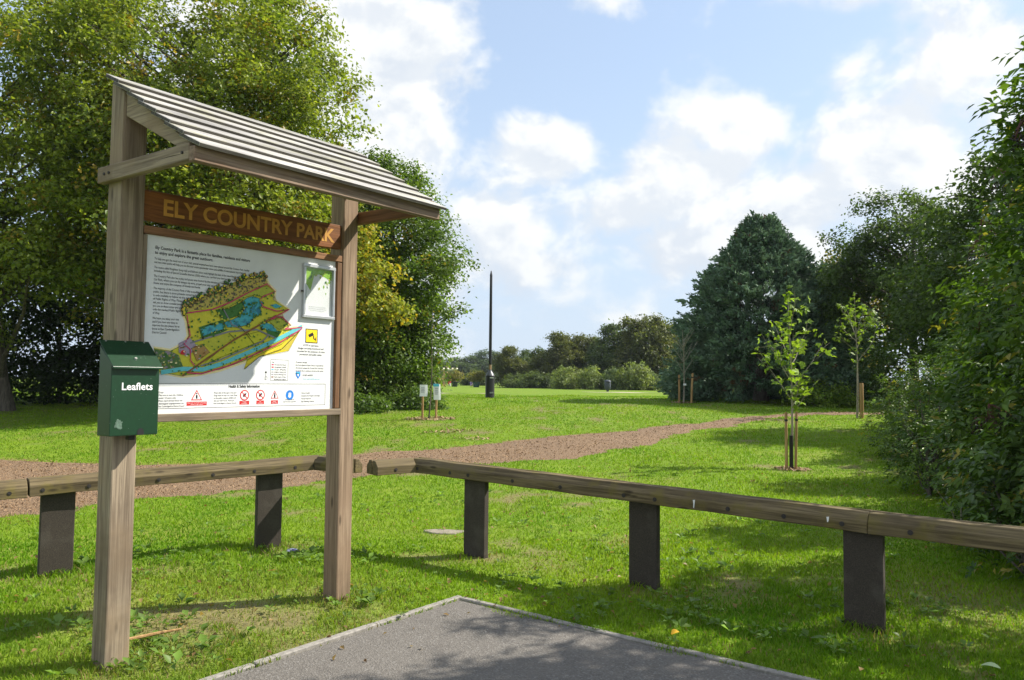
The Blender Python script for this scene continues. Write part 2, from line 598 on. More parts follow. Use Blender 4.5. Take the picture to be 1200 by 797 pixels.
M['leaf'] = leafmat('leaf', 0.45, 0.45, 0.30, (1.2, 1.25, 0.6))
M['leaf_gloss'] = leafmat('glossy_leaf', 0.30, 0.42, 0.25, (1.2, 1.3, 0.5))
M['needle'] = leafmat('conifer_spray', 0.15, 0.6, 0.25, (1, 1, 0.8))
M['grass'] = leafmat('grass_blade', 0.42, 0.55, 0.14, (1.15, 1.25, 0.5))
M['chipbits'] = vcol('wood_chip_bits')
M['bark'] = wood('bark', (0.055, 0.045, 0.034), (0.16, 0.135, 0.105), 2, crack=1.0, scale=0.35)
M['palebark'] = wood('pale_bark', (0.20, 0.18, 0.13), (0.38, 0.34, 0.27), 2, crack=0.3, scale=0.6)
M['stake'] = wood('round_stake', (0.26, 0.15, 0.06), (0.46, 0.29, 0.13), 2, crack=0.4, scale=0.6)
M['berry'] = plain('elderberry', (0.014, 0.006, 0.014), 0.3, 0.5, var=0.4)


# ------------------------------------------------------------------ ground
def zf(y):
    s = np.clip((np.asarray(y, float) - 9) / 27, 0, 1)
    return 0.85 * s * s * (3 - 2 * s)


def zg(x, y):
    x = np.asarray(x, float)
    y = np.asarray(y, float)
    k = np.clip((y - 6.5) / 5, 0, 1) * np.clip((70 - y) / 30, 0, 1)
    return zf(y) + k * (0.018 * np.sin(1.3 * x + 0.7 * y) + 0.016 * np.sin(0.9 * y - 1.7 * x + 1.0) + 0.02 * np.sin(0.45 * x + 2) * np.sin(0.6 * y))


def G(x, y, dz=0.0): return (x, y, float(zg(x, y)) + dz)


def inside(px, py, poly):
    r = np.zeros(len(px), bool)
    n = len(poly)
    for i in range(n):
        x1, y1 = poly[i]
        x2, y2 = poly[(i + 1) % n]
        if y1 == y2: continue
        r ^= ((y1 > py) != (y2 > py)) & (px < (x2 - x1) * (py - y1) / (y2 - y1) + x1)
    return r


def vnoise(x, y, f, seed=0):
    """cheap smooth value noise"""
    r_ = np.random.default_rng(seed)
    tb = r_.random((64, 64))
    u = np.asarray(x) * f
    v_ = np.asarray(y) * f
    i = np.floor(u).astype(int)
    j = np.floor(v_).astype(int)
    a = u - i
    c_ = v_ - j
    a = a * a * (3 - 2 * a)
    c_ = c_ * c_ * (3 - 2 * c_)
    g = lambda p, q: tb[p % 64, q % 64]
    return (g(i, j) * (1 - a) + g(i + 1, j) * a) * (1 - c_) + (g(i, j + 1) * (1 - a) + g(i + 1, j + 1) * a) * c_


def axis_pts(a, b, fine0, fine1, step, grow=1.18):
    p = list(np.arange(fine0, fine1 + 1e-6, step))
    s = step
    while p[-1] < b:
        s *= grow
        p.append(min(b, p[-1] + s))
    s = step
    while p[0] > a:
        s *= grow
        p.insert(0, max(a, p[0] - s))
    return np.array(p)


BARE = [(-2.95, 5.9, 0.32), (-2.05, 7.6, 0.3), (-1.95, 4.6, 0.45), (-0.9, 5.25, 0.3), (-0.75, 8.37, 0.25), (5.1, 14.2, 0.45), (-2.4, 22.9, 0.6), (-1.35, 5.9, 0.35), (3.3, 5.9, 0.7), (-1.6, 20.0, 0.5),
        (-2.6, 5.2, 0.35), (-1.3, 4.9, 0.4), (-2.9, 6.6, 0.3), (1.2, 7.9, 0.4), (0.3, 6.9, 0.35), (1.7, 6.0, 0.35), (-0.3, 7.05, 0.22), (1.05, 6.05, 0.22), (2.3, 5.02, 0.25), (-3.6, 6.25, 0.25), (-2.25, 7.35, 0.25), (-2.2, 4.2, 0.25), (-1.25, 5.6, 0.25)]


def thin_mask(x, y):
    bare = vnoise(x, y, 1.1, 21) * 0.6 + vnoise(x, y, 4.3, 22) * 0.4
    t = np.clip((bare - 0.665 + 0.15 * np.clip(1 - np.hypot((x + 1.8) / 1.6, (y - 5.6) / 2.0), 0, 1)) / 0.14, 0, 1)
    wob = 0.6 + 0.8 * vnoise(x, y, 7.0, 23)
    for (bx, by, br) in BARE:
        t = np.maximum(t, np.clip(1.25 - np.hypot(x - bx, y - by) / (br * wob), 0, 1) * 0.62)
    return t


gx = axis_pts(-900, 900, -7, 7, 0.2, 1.06)
gy = axis_pts(-100, 1400, 3.4, 11, 0.2, 1.045)
XX, YY = np.meshgrid(gx, gy)
VV = np.stack([XX.ravel(), YY.ravel(), zg(XX.ravel(), YY.ravel())], 1)
nx, ny = len(gx), len(gy)
ii = (np.arange(ny - 1)[:, None] * nx + np.arange(nx - 1)[None, :]).ravel()
lawn = link('lawn', mesh_np('lawn', VV, np.stack([ii, ii + 1, ii + nx + 1, ii + nx], 1), M['turf'], np.repeat((0.75 * thin_mask(VV[:, 0], VV[:, 1]) * (VV[:, 1] < 40))[:, None], 3, 1), smooth_on=True))
tag(lawn, kind='structure')

# asphalt corner of the car park and its concrete edging
K0 = Vector((-0.37, 5.77))
KL = (Vector((-1.51, 4.26)) - K0).normalized()
KR = (Vector((1.52, 4.31)) - K0).normalized()
A1 = K0 + KL * 9.0
A2 = K0 + KR * 9.0
ASPH = [tuple(K0), tuple(A2), (A2.x, -14), (A1.x, -14), tuple(A1)]
mb = MB()
inn = K0 + (KL + KR).normalized() * 0.03
A1i, A2i = A1 + Vector((0.02, 0)), A2 - Vector((0.02, 0))
pl = [inn, A2i, Vector((A2i.x, -14)), Vector((A1i.x, -14)), A1i]
mb.prism([(q.x, q.y, -0.05) for q in pl], (0, 0, 0), (0, 0, 0.062))
asph = mb.build('car_park_surface', M['asphalt'])
tag(asph, kind='structure')
kerb = bpy.data.objects.new('kerb', None)
COL.objects.link(kerb)
tag(kerb, kind='structure')
for side, dirv in ((0, KL), (1, KR)):
    nrm = Vector((-dirv.y, dirv.x))
    other_ = KR if side == 0 else KL
    if nrm.dot(other_) > 0: nrm = -nrm
    s = 0.0 if side == 0 else 0.006
    k = 0
    while s < 7.5:
        Lk = 0.912 if k else 0.80
        w = 0.048
        a = K0 + dirv * (s - (w if side == 0 and k == 0 else 0.0))
        b_ = K0 + dirv * (s + Lk - 0.006)
        dz = float(rng.normal(0, 0.003))
        da = nrm * float(rng.normal(0, 0.003))
        q = [a + da, b_ + da, b_ + da + nrm * w, a + da + nrm * w]
        mb = MB()
        zt = 0.024 + dz
        mb.prism([(p_.x, p_.y, -0.10) for p_ in q], (0, 0, 0), (0, 0, 0.10 + zt))
        mb.build('kerb_stone', M['kerb'], kerb, bevel=0.006)
        s += Lk
        k += 1

# bark path
LOW = [(-11, 6.2), (-8.2, 7.4), (-5.84, 9.02), (-4.85, 10.0), (-3.54, 11.73), (-2.5, 12.75), (-1.72, 13.55), (-0.5, 14.25), (0.62, 14.9), (1.65, 15.5), (2.08, 16.45), (2.95, 17.75), (5.2, 21.0), (7.1, 23.4), (8.7, 25.2), (13, 26.9)]
UPP = [(-18, 14.9), (-13, 14.7), (-9.41, 14.48), (-6.69, 13.75), (-4.72, 14.3), (-3.05, 15.05), (-1.4, 16.7), (0.08, 18.3), (1.7, 19.5), (3.2, 20.3), (4.9, 22.4), (6.45, 24.1), (8.95, 26.0), (13, 27.7)]


def resamp(pts, n):
    p = np.array(pts, float)
    d = np.concatenate([[0], np.cumsum(np.hypot(*np.diff(p, axis=0).T))])
    t_ = np.linspace(0, d[-1], n)
    return np.stack([np.interp(t_, d, p[:, 0]), np.interp(t_, d, p[:, 1])], 1)


NP = 220
lo = resamp(LOW, NP)
hi = resamp(UPP, NP)
jl = (vnoise(lo[:, 0], lo[:, 1], 1.7, 3) - 0.5) * 0.55 + (vnoise(lo[:, 0], lo[:, 1], 6, 5) - 0.5) * 0.25
jh = (vnoise(hi[:, 0], hi[:, 1], 1.7, 4) - 0.5) * 0.55 + (vnoise(hi[:, 0], hi[:, 1], 6, 6) - 0.5) * 0.25
dvec = hi - lo
dvec /= np.linalg.norm(dvec, axis=1)[:, None]
lo = lo - dvec * jl[:, None]
hi = hi + dvec * jh[:, None]
PATH = [tuple(q) for q in lo] + [tuple(q) for q in hi[::-1]]
rows = 12
pv = np.concatenate([lo * (1 - k / (rows - 1)) + hi * (k / (rows - 1)) for k in range(rows)])
edge = np.concatenate([np.full(NP, 0.002 if k in (0, rows - 1) else 0.022) for k in range(rows)])
pz = zg(pv[:, 0], pv[:, 1]) + edge
ii = (np.arange(rows - 1)[:, None] * NP + np.arange(NP - 1)[None, :]).ravel()
path = link('bark_path', mesh_np('bark_path', np.column_stack([pv, pz]), np.stack([ii, ii + 1, ii + NP + 1, ii + NP], 1), M['chip'], smooth_on=True))
tag(path, kind='structure')


def chips(name, x, y, size, parent=None, base=((0.12, 0.065, 0.04), (0.40, 0.26, 0.18)), dz=0.03):
    n = len(x)
    z = zg(x, y) + dz
    a = rng.uniform(0, 6.28, n)
    tl = rng.normal(0, 0.45, (n, 2))
    L_ = size * rng.uniform(0.5, 1.3, n)
    w_ = L_ * rng.uniform(0.25, 0.6, n)
    d_ = np.stack([np.cos(a), np.sin(a), tl[:, 0]], 1)
    s_ = np.stack([-np.sin(a), np.cos(a), tl[:, 1]], 1)
    c_ = np.stack([x, y, z], 1)
    V = np.stack([c_ - d_ * L_[:, None] / 2 - s_ * w_[:, None] / 2, c_ + d_ * L_[:, None] / 2 - s_ * w_[:, None] / 2 * 0.8,
                  c_ + d_ * L_[:, None] / 2 + s_ * w_[:, None] / 2, c_ - d_ * L_[:, None] / 2 + s_ * w_[:, None] / 2 * 0.7], 1).reshape(-1, 3)
    F = np.arange(4 * n).reshape(-1, 4)
    t_ = rng.random(n) ** 1.3
    cc = np.array(base[0])[None] * (1 - t_[:, None]) + np.array(base[1])[None] * t_[:, None]
    return link(name, mesh_np(name, V, F, M['chipbits'], np.repeat(cc, 4, 0)), None, parent)


t_ = np.exp(rng.uniform(math.log(7.5), math.log(27), 420000))
xs = rng.uniform(-0.95, 0.55, len(t_)) * t_
sp_ = np.where(rng.random(len(xs)) < 0.5, 0.16, 0.0)
ok = inside(xs + rng.normal(0, 1, len(xs)) * sp_, t_ + rng.normal(0, 1, len(xs)) * sp_, PATH)
cx_, cy_ = xs[ok][:44000], t_[ok][:44000]
ch = chips('wood_chips', cx_, cy_, 0.0010 * cy_ + 0.009, path, ((0.15, 0.086, 0.042), (0.37, 0.245, 0.138)))
tag(ch, kind='stuff')

# thin worn tracks far out on the lawn
for pts_ in ([(-6.5, 44.0), (-3.0, 45.5), (-1.2, 46.2)], [(5.2, 58), (7.5, 57.2), (10.5, 56.0), (12.5, 55.5)]):
    c = resamp(pts_, 30)
    wv_ = 0.25 + 0.75 * np.sin(np.linspace(0.15, 2.9, 30))
    V = np.concatenate([np.column_stack([c[:, 0], c[:, 1] - wv_, zg(c[:, 0], c[:, 1] - wv_) + 0.012]), np.column_stack([c[:, 0], c[:, 1] + wv_, zg(c[:, 0], c[:, 1] + wv_) + 0.012])])
    i_ = np.arange(29)
    tag(link('worn_track', mesh_np('worn_track', V, np.stack([i_, i_ + 1, i_ + 31, i_ + 30], 1), M['track'])), kind='structure')


# ------------------------------------------------------------------ grass blades
def grass():
    N = 500000
    y = np.exp(rng.uniform(math.log(3.6), math.log(42), N))
    x = rng.uniform(-0.86, 0.86, N) * y + rng.uniform(-0.5, 0.5, N)
    jit = (vnoise(x, y, 4.0, 9) - 0.5) * 0.16
    ok = ~inside(x + jit * 0.9, y + jit * 0.9 + 0.03, ASPH) & ~inside(x + jit, y + jit, PATH)
    thin = thin_mask(x, y)
    ok &= rng.random(N) > thin * 0.7
    x, y, jit, thin = x[ok], y[ok], jit[ok], thin[ok]
    n = len(x)
    z = zg(x, y)
    lush = vnoise(x, y, 0.8, 31) * 0.5 + vnoise(x, y, 3.1, 32) * 0.3 + vnoise(x, y, 11, 33) * 0.2
    h = (0.017 + 0.028 * lush) * rng.uniform(0.6, 1.35, n) * (1 + 0.012 * y)
    for (bx, by, br) in FEET:
        h *= 1 + 0.8 * np.clip(1 - np.hypot(x - bx, y - by) / br, 0, 1)
    h *= 1 - 0.35 * thin
    w = 0.00128 * y * rng.uniform(0.7, 1.3, n) + 0.0007
    a = rng.uniform(0, 6.283, n)
    b_ = rng.uniform(0, 6.283, n)
    lean = rng.uniform(0.15, 0.95, n) * h
    S = np.stack([np.cos(a), np.sin(a), np.zeros(n)], 1) * (w / 2)[:, None]
    Ld = np.stack([np.cos(b_) * lean, np.sin(b_) * lean, np.zeros(n)], 1)
    P0 = np.stack([x, y, z - 0.004], 1)
    Z = np.array([0, 0, 1.0])
    tip = P0 + Ld + Z * h[:, None]
    mid = P0 + Ld * 0.34 + Z * (h * 0.62)[:, None]
    near = y < 8.0
    i1 = np.where(near)[0]
    i2 = np.where(~near)[0]
    Vn = np.stack([P0[i1] - S[i1], P0[i1] + S[i1], mid[i1] + S[i1] * 0.8, mid[i1] - S[i1] * 0.8, tip[i1]], 1).reshape(-1, 3)
    Vf = np.stack([P0[i2] - S[i2], P0[i2] + S[i2], tip[i2]], 1).reshape(-1, 3)
    o = np.arange(len(i1))[:, None] * 5
    Fq = o + np.array([[0, 1, 2, 3]])
    Ft = np.concatenate([o + np.array([[3, 2, 4]]), len(Vn) + np.arange(len(i2))[:, None] * 3 + np.array([[0, 1, 2]])])
    # colour of the blades: lush green, yellow green and some straw
    t1 = np.clip(vnoise(x, y, 0.55, 41) * 0.6 + vnoise(x, y, 2.3, 42) * 0.4 + rng.normal(0, 0.13, n), 0, 1)[:, None]
    c = np.array([[0.092, 0.220, 0.009]]) * (1 - t1) + np.array([[0.250, 0.350, 0.020]]) * t1
    c *= rng.uniform(0.75, 1.25, n)[:, None]
    dry = np.clip(1.15 - np.hypot((x + 1.9) / 1.5, (y - 5.3) / 1.7), 0, 0.6) + np.clip(vnoise(x, y, 0.9, 77) - 0.62, 0, 1)
    c = c * (1 - 0.45 * dry[:, None]) + np.array([[0.33, 0.29, 0.08]]) * (0.45 * dry[:, None])
    straw = rng.random(n) < 0.03 + 0.34 * thin + 0.10 * dry
    c[straw] = np.array([0.30, 0.24, 0.10]) * rng.uniform(0.6, 1.1, straw.sum())[:, None]
    C = np.concatenate([np.repeat(c[i1], 5, 0), np.repeat(c[i2], 3, 0)])
    g = link('grass', mesh_np('grass', np.concatenate([Vn, Vf]), [Fq, Ft], M['grass'], C, smooth_on=False))
    tag(g, 'short green mown grass covering the lawn', 'grass', kind='stuff')


def leaf_rows(c, nrm, dr, L_, w_, fold=0.12, kink=0.5):
    """rhombic folded leaves: centre base c, normal, direction, length, width -> V, F"""
    nrm = nrm / np.linalg.norm(nrm, axis=1)[:, None]
    dr = dr - nrm * np.sum(dr * nrm, 1)[:, None]
    dr = dr / (np.linalg.norm(dr, axis=1)[:, None] + 1e-9)
    sd = np.cross(nrm, dr)
    L1 = L_[:, None]
    W1 = w_[:, None] / 2
    base = c - dr * L1 * 0.5
    tip = c + dr * L1 * 0.5 - nrm * L1 * 0.12
    md = c - dr * L1 * (0.5 - kink)
    V = np.stack([base, md + sd * W1 + nrm * L1 * fold, tip, md - sd * W1 + nrm * L1 * fold], 1).reshape(-1, 3)
    o = np.arange(len(c))[:, None] * 4
    F = np.concatenate([o + np.array([[0, 1, 2]]), o + np.array([[0, 2, 3]])])
    return V, F


def weeds():
    cs = []
    spots = [(-1.95, 4.55, 0.35, 26), (-2.2, 4.9, 0.3, 16), (-1.75, 6.9, 0.35, 22), (-1.55, 7.1, 0.3, 18), (-1.05, 5.75, 0.3, 14), (0.55, 5.55, 0.35, 18), (0.2, 6.2, 0.3, 10), (1.35, 5.5, 0.45, 20),
             (1.6, 7.3, 0.9, 26), (3.4, 9.0, 1.2, 20), (-2.8, 7.2, 0.5, 14), (-3.3, 6.7, 0.5, 12), (0.3, 9.5, 1.0, 16), (2.6, 5.6, 0.4, 14), (-2.7, 5.1, 0.4, 14), (-1.3, 10.5, 0.8, 12), (-4, 17.5, 2.0, 24), (1.9, 5.0, 0.3, 8)]
    for (x0, y0, r_, k) in spots:
        for _ in range(k):
            cs.append((x0 + rng.normal(0, r_ * 0.6), y0 + rng.normal(0, r_ * 0.6), rng.uniform(0.03, 0.075)))
    for _ in range(420):
        y = math.exp(rng.uniform(math.log(4.4), math.log(17)))
        cs.append((rng.uniform(-0.7, 0.62) * y, y, rng.uniform(0.02, 0.055)))
    q = np.array(cs)
    ok = ~inside(q[:, 0], q[:, 1], ASPH) & ~inside(q[:, 0], q[:, 1], PATH)
    q = q[ok]
    k = 7
    n = len(q) * k
    c0 = np.repeat(q, k, 0)
    a = rng.uniform(0, 6.283, n)
    L_ = c0[:, 2] * rng.uniform(0.6, 1.2, n)
    up_ = rng.uniform(0.15, 0.9, n)
    d_ = np.stack([np.cos(a), np.sin(a), up_], 1)
    d_ /= np.linalg.norm(d_, axis=1)[:, None]
    base = np.stack([c0[:, 0], c0[:, 1], zg(c0[:, 0], c0[:, 1]) + 0.028], 1)
    cen = base + d_ * (L_ * 0.75)[:, None]
    nr = np.stack([-np.cos(a) * up_, -np.sin(a) * up_, np.ones(n)], 1) + rng.normal(0, 0.2, (n, 3))
    V, F = leaf_rows(cen, nr, d_, L_, L_ * rng.uniform(0.45, 0.75, n), 0.08)
    col = np.array([0.13, 0.215, 0.035]) * rng.uniform(0.7, 1.4, n)[:, None] * np.where(rng.random(n) < 0.1, 1.5, 1.0)[:, None]
    tag(link('lawn_weeds', mesh_np('lawn_weeds', V, F, M['leaf'], np.repeat(col, 4, 0))), 'low broad-leaved weeds scattered through the lawn', 'weeds', kind='stuff')
    # dry leaf litter
    n = 1500
    y = np.exp(rng.uniform(math.log(4.3), math.log(24), n))
    x = rng.uniform(-0.65, 0.62, n) * y
    w_ = vnoise(x, y, 0.7, 51)
    on_t = inside(x, y, ASPH)
    ok = (rng.random(n) < np.clip((w_ - 0.35) * 2.5, 0.08, 1)) & (~on_t | (rng.random(n) < 0.35))
    x, y, on_t = x[ok], y[ok], on_t[ok]
    n = len(x)
    c = np.stack([x, y, np.where(on_t, 0.022, zg(x, y) + 0.03)], 1)
    L_ = rng.uniform(0.02, 0.05, n) * (1 + 0.02 * y)
    V, F = leaf_rows(c, np.array([[0, 0, 1.0]]) + rng.normal(0, 0.4, (n, 3)), rng.normal(0, 1, (n, 3)), L_, L_ * 0.6, 0.15)
    t_ = rng.random(n)[:, None]
    col = np.array([[0.16, 0.085, 0.04]]) * (1 - t_) + np.array([[0.36, 0.25, 0.10]]) * t_
    tag(link('leaf_litter', mesh_np('leaf_litter', V, F, M['leaf'], np.repeat(col, 4, 0))), 'dry brown fallen leaves scattered over the grass', 'leaf litter', kind='stuff')


FEET = [(-2.2, 4.45, 0.35), (-1.2, 5.8, 0.35), (-0.34, 7.19, 0.4), (1.03, 6.18, 0.4), (2.3, 5.16, 0.4), (-3.65, 6.37, 0.4), (-2.28, 7.49, 0.4)]
grass()
weeds()


# ------------------------------------------------------------------ information sign (local x along the board, -y to the front)
TH = 0.9632
SA = (-2.2031, 4.3336, 0.0)
sign = empty('information_sign', SA, 'tall roofed timber sign board with park map, two square posts and brown title plank', 'information sign', rz=TH)
PW = 0.142
SPAN = 1.672
ROOF_B, ROOF_F = 3.335, 2.775          # roof line height at y = +0.12 and y = -0.78


def roofz(x, y): return ROOF_B + (ROOF_F - ROOF_B) * (0.12 - y) / 0.90 + 0.018 * x


for i_, x0 in enumerate((0.0, SPAN)):
    mb = MB()
    zt = 0.045
    pts_ = [(x, y) for x, y in ((x0, 0), (x0 + PW, 0), (x0 + PW, PW), (x0, PW))]
    lv = []
    for f_ in np.linspace(0, 1, 9):
        wob = 0.0025 * math.sin(7 * f_ + i_ * 2)
        lv.append([(x + wob, y + wob * 0.6, -0.15 + f_ * (roofz(x, y) - zt + 0.15)) for x, y in pts_])
    mb.tube_rings(lv)
    po = mb.build('post', M['post_z'] if i_ == 0 else M['warm_z'], sign, bevel=0.009, seg=2)
# braces on the outer faces, rafters and front beam
for i_, (xa, xb) in enumerate(((-0.046, -0.002), (SPAN + PW + 0.002, SPAN + PW + 0.046))):
    mb = MB()
    dz = 0.018 * xa + (0.034 if i_ else 0.0)
    mb.box(xa, xb, -0.715, PW + 0.035, 2.702 + dz, 2.792 + dz)
    br = mb.build('brace', M['post_y'] if i_ == 0 else M['brown_y'], sign, bevel=0.004)
    for yy in (-0.66, 0.05, 0.10):
        mb = MB()
        x_ = xa - 0.002 if i_ == 0 else xb + 0.002
        mb.tube([(x_ - 0.004, yy, 2.747 + dz), (x_ + 0.004, yy, 2.747 + dz)], 0.008, 8)
        mb.build('bolt', M['bolt'], br)
for i_, (xa, xb) in enumerate(((0.012, 0.075), (SPAN + PW - 0.075, SPAN + PW - 0.012))):
    mb = MB()
    h_ = 0.105
    prof = [(xa, -0.002, roofz(xa, 0) - 0.048), (xa, -0.70, roofz(xa, -0.70) - 0.048), (xa, -0.70, roofz(xa, -0.70) - 0.048 - 0.055), (xa, -0.002, roofz(xa, 0) - 0.048 - h_ - 0.03)]
    mb.prism(prof, (0, 0, 0), (xb - xa, 0, 0))
    mb.build('rafter', M['post_y'], sign, bevel=0.004)
mb = MB()
mb.box(-0.046, SPAN + PW + 0.046, -0.762, -0.717, 2.692, 2.772, fn=lambda x, y, z: (x, y, z + 0.018 * x))
mb.build('front_beam', M['fascia_x'], sign, bevel=0.004)
mb = MB()
mb.box(0.076, SPAN + PW - 0.076, 0.03, 0.10, 3.17, 3.255, fn=lambda x, y, z: (x, y, z + 0.018 * x))
mb.build('ridge_purlin', M['brown_x'], sign, bevel=0.004)
# lapped roof boards, lower edges and gable ends in a darker wood colour
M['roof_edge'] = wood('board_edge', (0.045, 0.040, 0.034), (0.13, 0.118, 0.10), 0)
NBD = 7
ang = math.atan2(ROOF_B - ROOF_F, 0.90)
roof = bpy.data.objects.new('roof', None)
COL.objects.link(roof)
roof.parent = sign
for k in range(NBD):
    y_lo = -0.80 + k * (0.91 / NBD)
    wd = 0.91 / NBD / math.cos(ang) + (0.045 if k < NBD - 1 else 0.0)
    mb = MB()
    xa = -0.050 + float(rng.uniform(-0.006, 0.006))
    xb = SPAN + PW + 0.062 + float(rng.uniform(-0.008, 0.008))
    thk = 0.021
    cs, sn = math.cos(ang), math.sin(ang)
    tilt = 0.115                                        # each board rides on the one below
    def bd(x, s_, t2):
        # s_ up the slope, t2 thickness
        a2 = ang - tilt
        yy = y_lo + math.cos(a2) * s_ - math.sin(a2) * t2
        zz = roofz(x, y_lo) - 0.005 + math.sin(a2) * s_ + math.cos(a2) * t2
        return (x, yy, zz)
    nseg = 6
    rings = []
    for f_ in np.linspace(0, 1, nseg + 1):
        x = xa + (xb - xa) * f_
        wv_ = 0.002 * math.sin(5 * f_ + k * 1.7)
        rings.append([bd(x, 0 + wv_, 0), bd(x, wd, 0), bd(x, wd, thk), bd(x, 0 + wv_, thk)])
    mb.tube_rings(rings)
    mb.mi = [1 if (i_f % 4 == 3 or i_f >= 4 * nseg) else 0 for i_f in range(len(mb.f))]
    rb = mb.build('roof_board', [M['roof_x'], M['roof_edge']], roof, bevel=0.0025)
# title plank with routed letters
plank = None
mb = MB()
PS = 0.031
mb.box(PW + 0.003, SPAN - 0.003, 0.022, 0.066, 2.512, 2.690, fn=lambda x, y, z: (x, y, z + PS * (x - PW)))
plank = mb.build('title_plank', M['plank'], sign, bevel=0.005, seg=2)


def text_mesh(items, name, mat, parent, y0, bold=0.0, ext=0.0):
    """items: (string, x, z, size, align, slope, width) set upright on the plane y = y0, facing -y"""
    obs = []
    for (s_, x, z, size, al, slope, wid) in items:
        cu = bpy.data.curves.new('txt', 'FONT')
        cu.body = s_
        cu.size = size
        cu.align_x = al
        cu.align_y = 'BOTTOM_BASELINE'
        cu.resolution_u = 2 if size < 0.06 else 4
        cu.offset = bold * size
        cu.extrude = ext
        ob = bpy.data.objects.new('txt', cu)
        COL.objects.link(ob)
        obs.append(ob)
    bpy.context.view_layer.update()
    dg = bpy.context.evaluated_depsgraph_get()
    V, F = [], []
    for ob, (s_, x, z, size, al, slope, wid) in zip(obs, items):
        me = bpy.data.meshes.new_from_object(ob.evaluated_get(dg))
        b_ = len(V)
        co = [v_.co.copy() for v_ in me.vertices]
        sx = 1.0
        if wid and co:
            w0 = max(c_.x for c_ in co) - min(c_.x for c_ in co)
            sx = wid / w0 if w0 > 0 else 1.0
        for c_ in co:
            V.append((x + c_.x * sx, y0 - c_.z, z + c_.y + slope * c_.x * sx))
        F += [tuple(i + b_ for i in p_.vertices) for p_ in me.polygons]
        bpy.data.meshes.remove(me)
    for ob in obs:
        cu = ob.data
        bpy.data.objects.remove(ob)
        bpy.data.curves.remove(cu)
    me = bpy.data.meshes.new(name)
    me.from_pydata(V, [], F)
    me.update()
    return link(name, me, mat, parent)


def T(s_, x, z, size, al='LEFT', slope=0.0, wid=None): return (s_, x, z, size, al, slope, wid)


text_mesh([T('ELY COUNTRY PARK', 0.262, 2.556 + PS * 0.12, 0.135, 'LEFT', PS, 1.335)], 'lettering', M['letter'], plank, 0.0205, bold=0.026, ext=0.0)
# framed white panel
frame = bpy.data.objects.new('panel_frame', None)
COL.objects.link(frame)
frame.parent = sign
FS = 0.020


def rail_(x0, x1, y0, y1, z0, z1, mat, sl=0.0, nm='frame_rail'):
    mb = MB()
    mb.box(x0, x1, y0, y1, z0, z1, fn=lambda x, y, z: (x, y, z + sl * (x - PW)))
    return mb.build(nm, mat, frame, bevel=0.003)


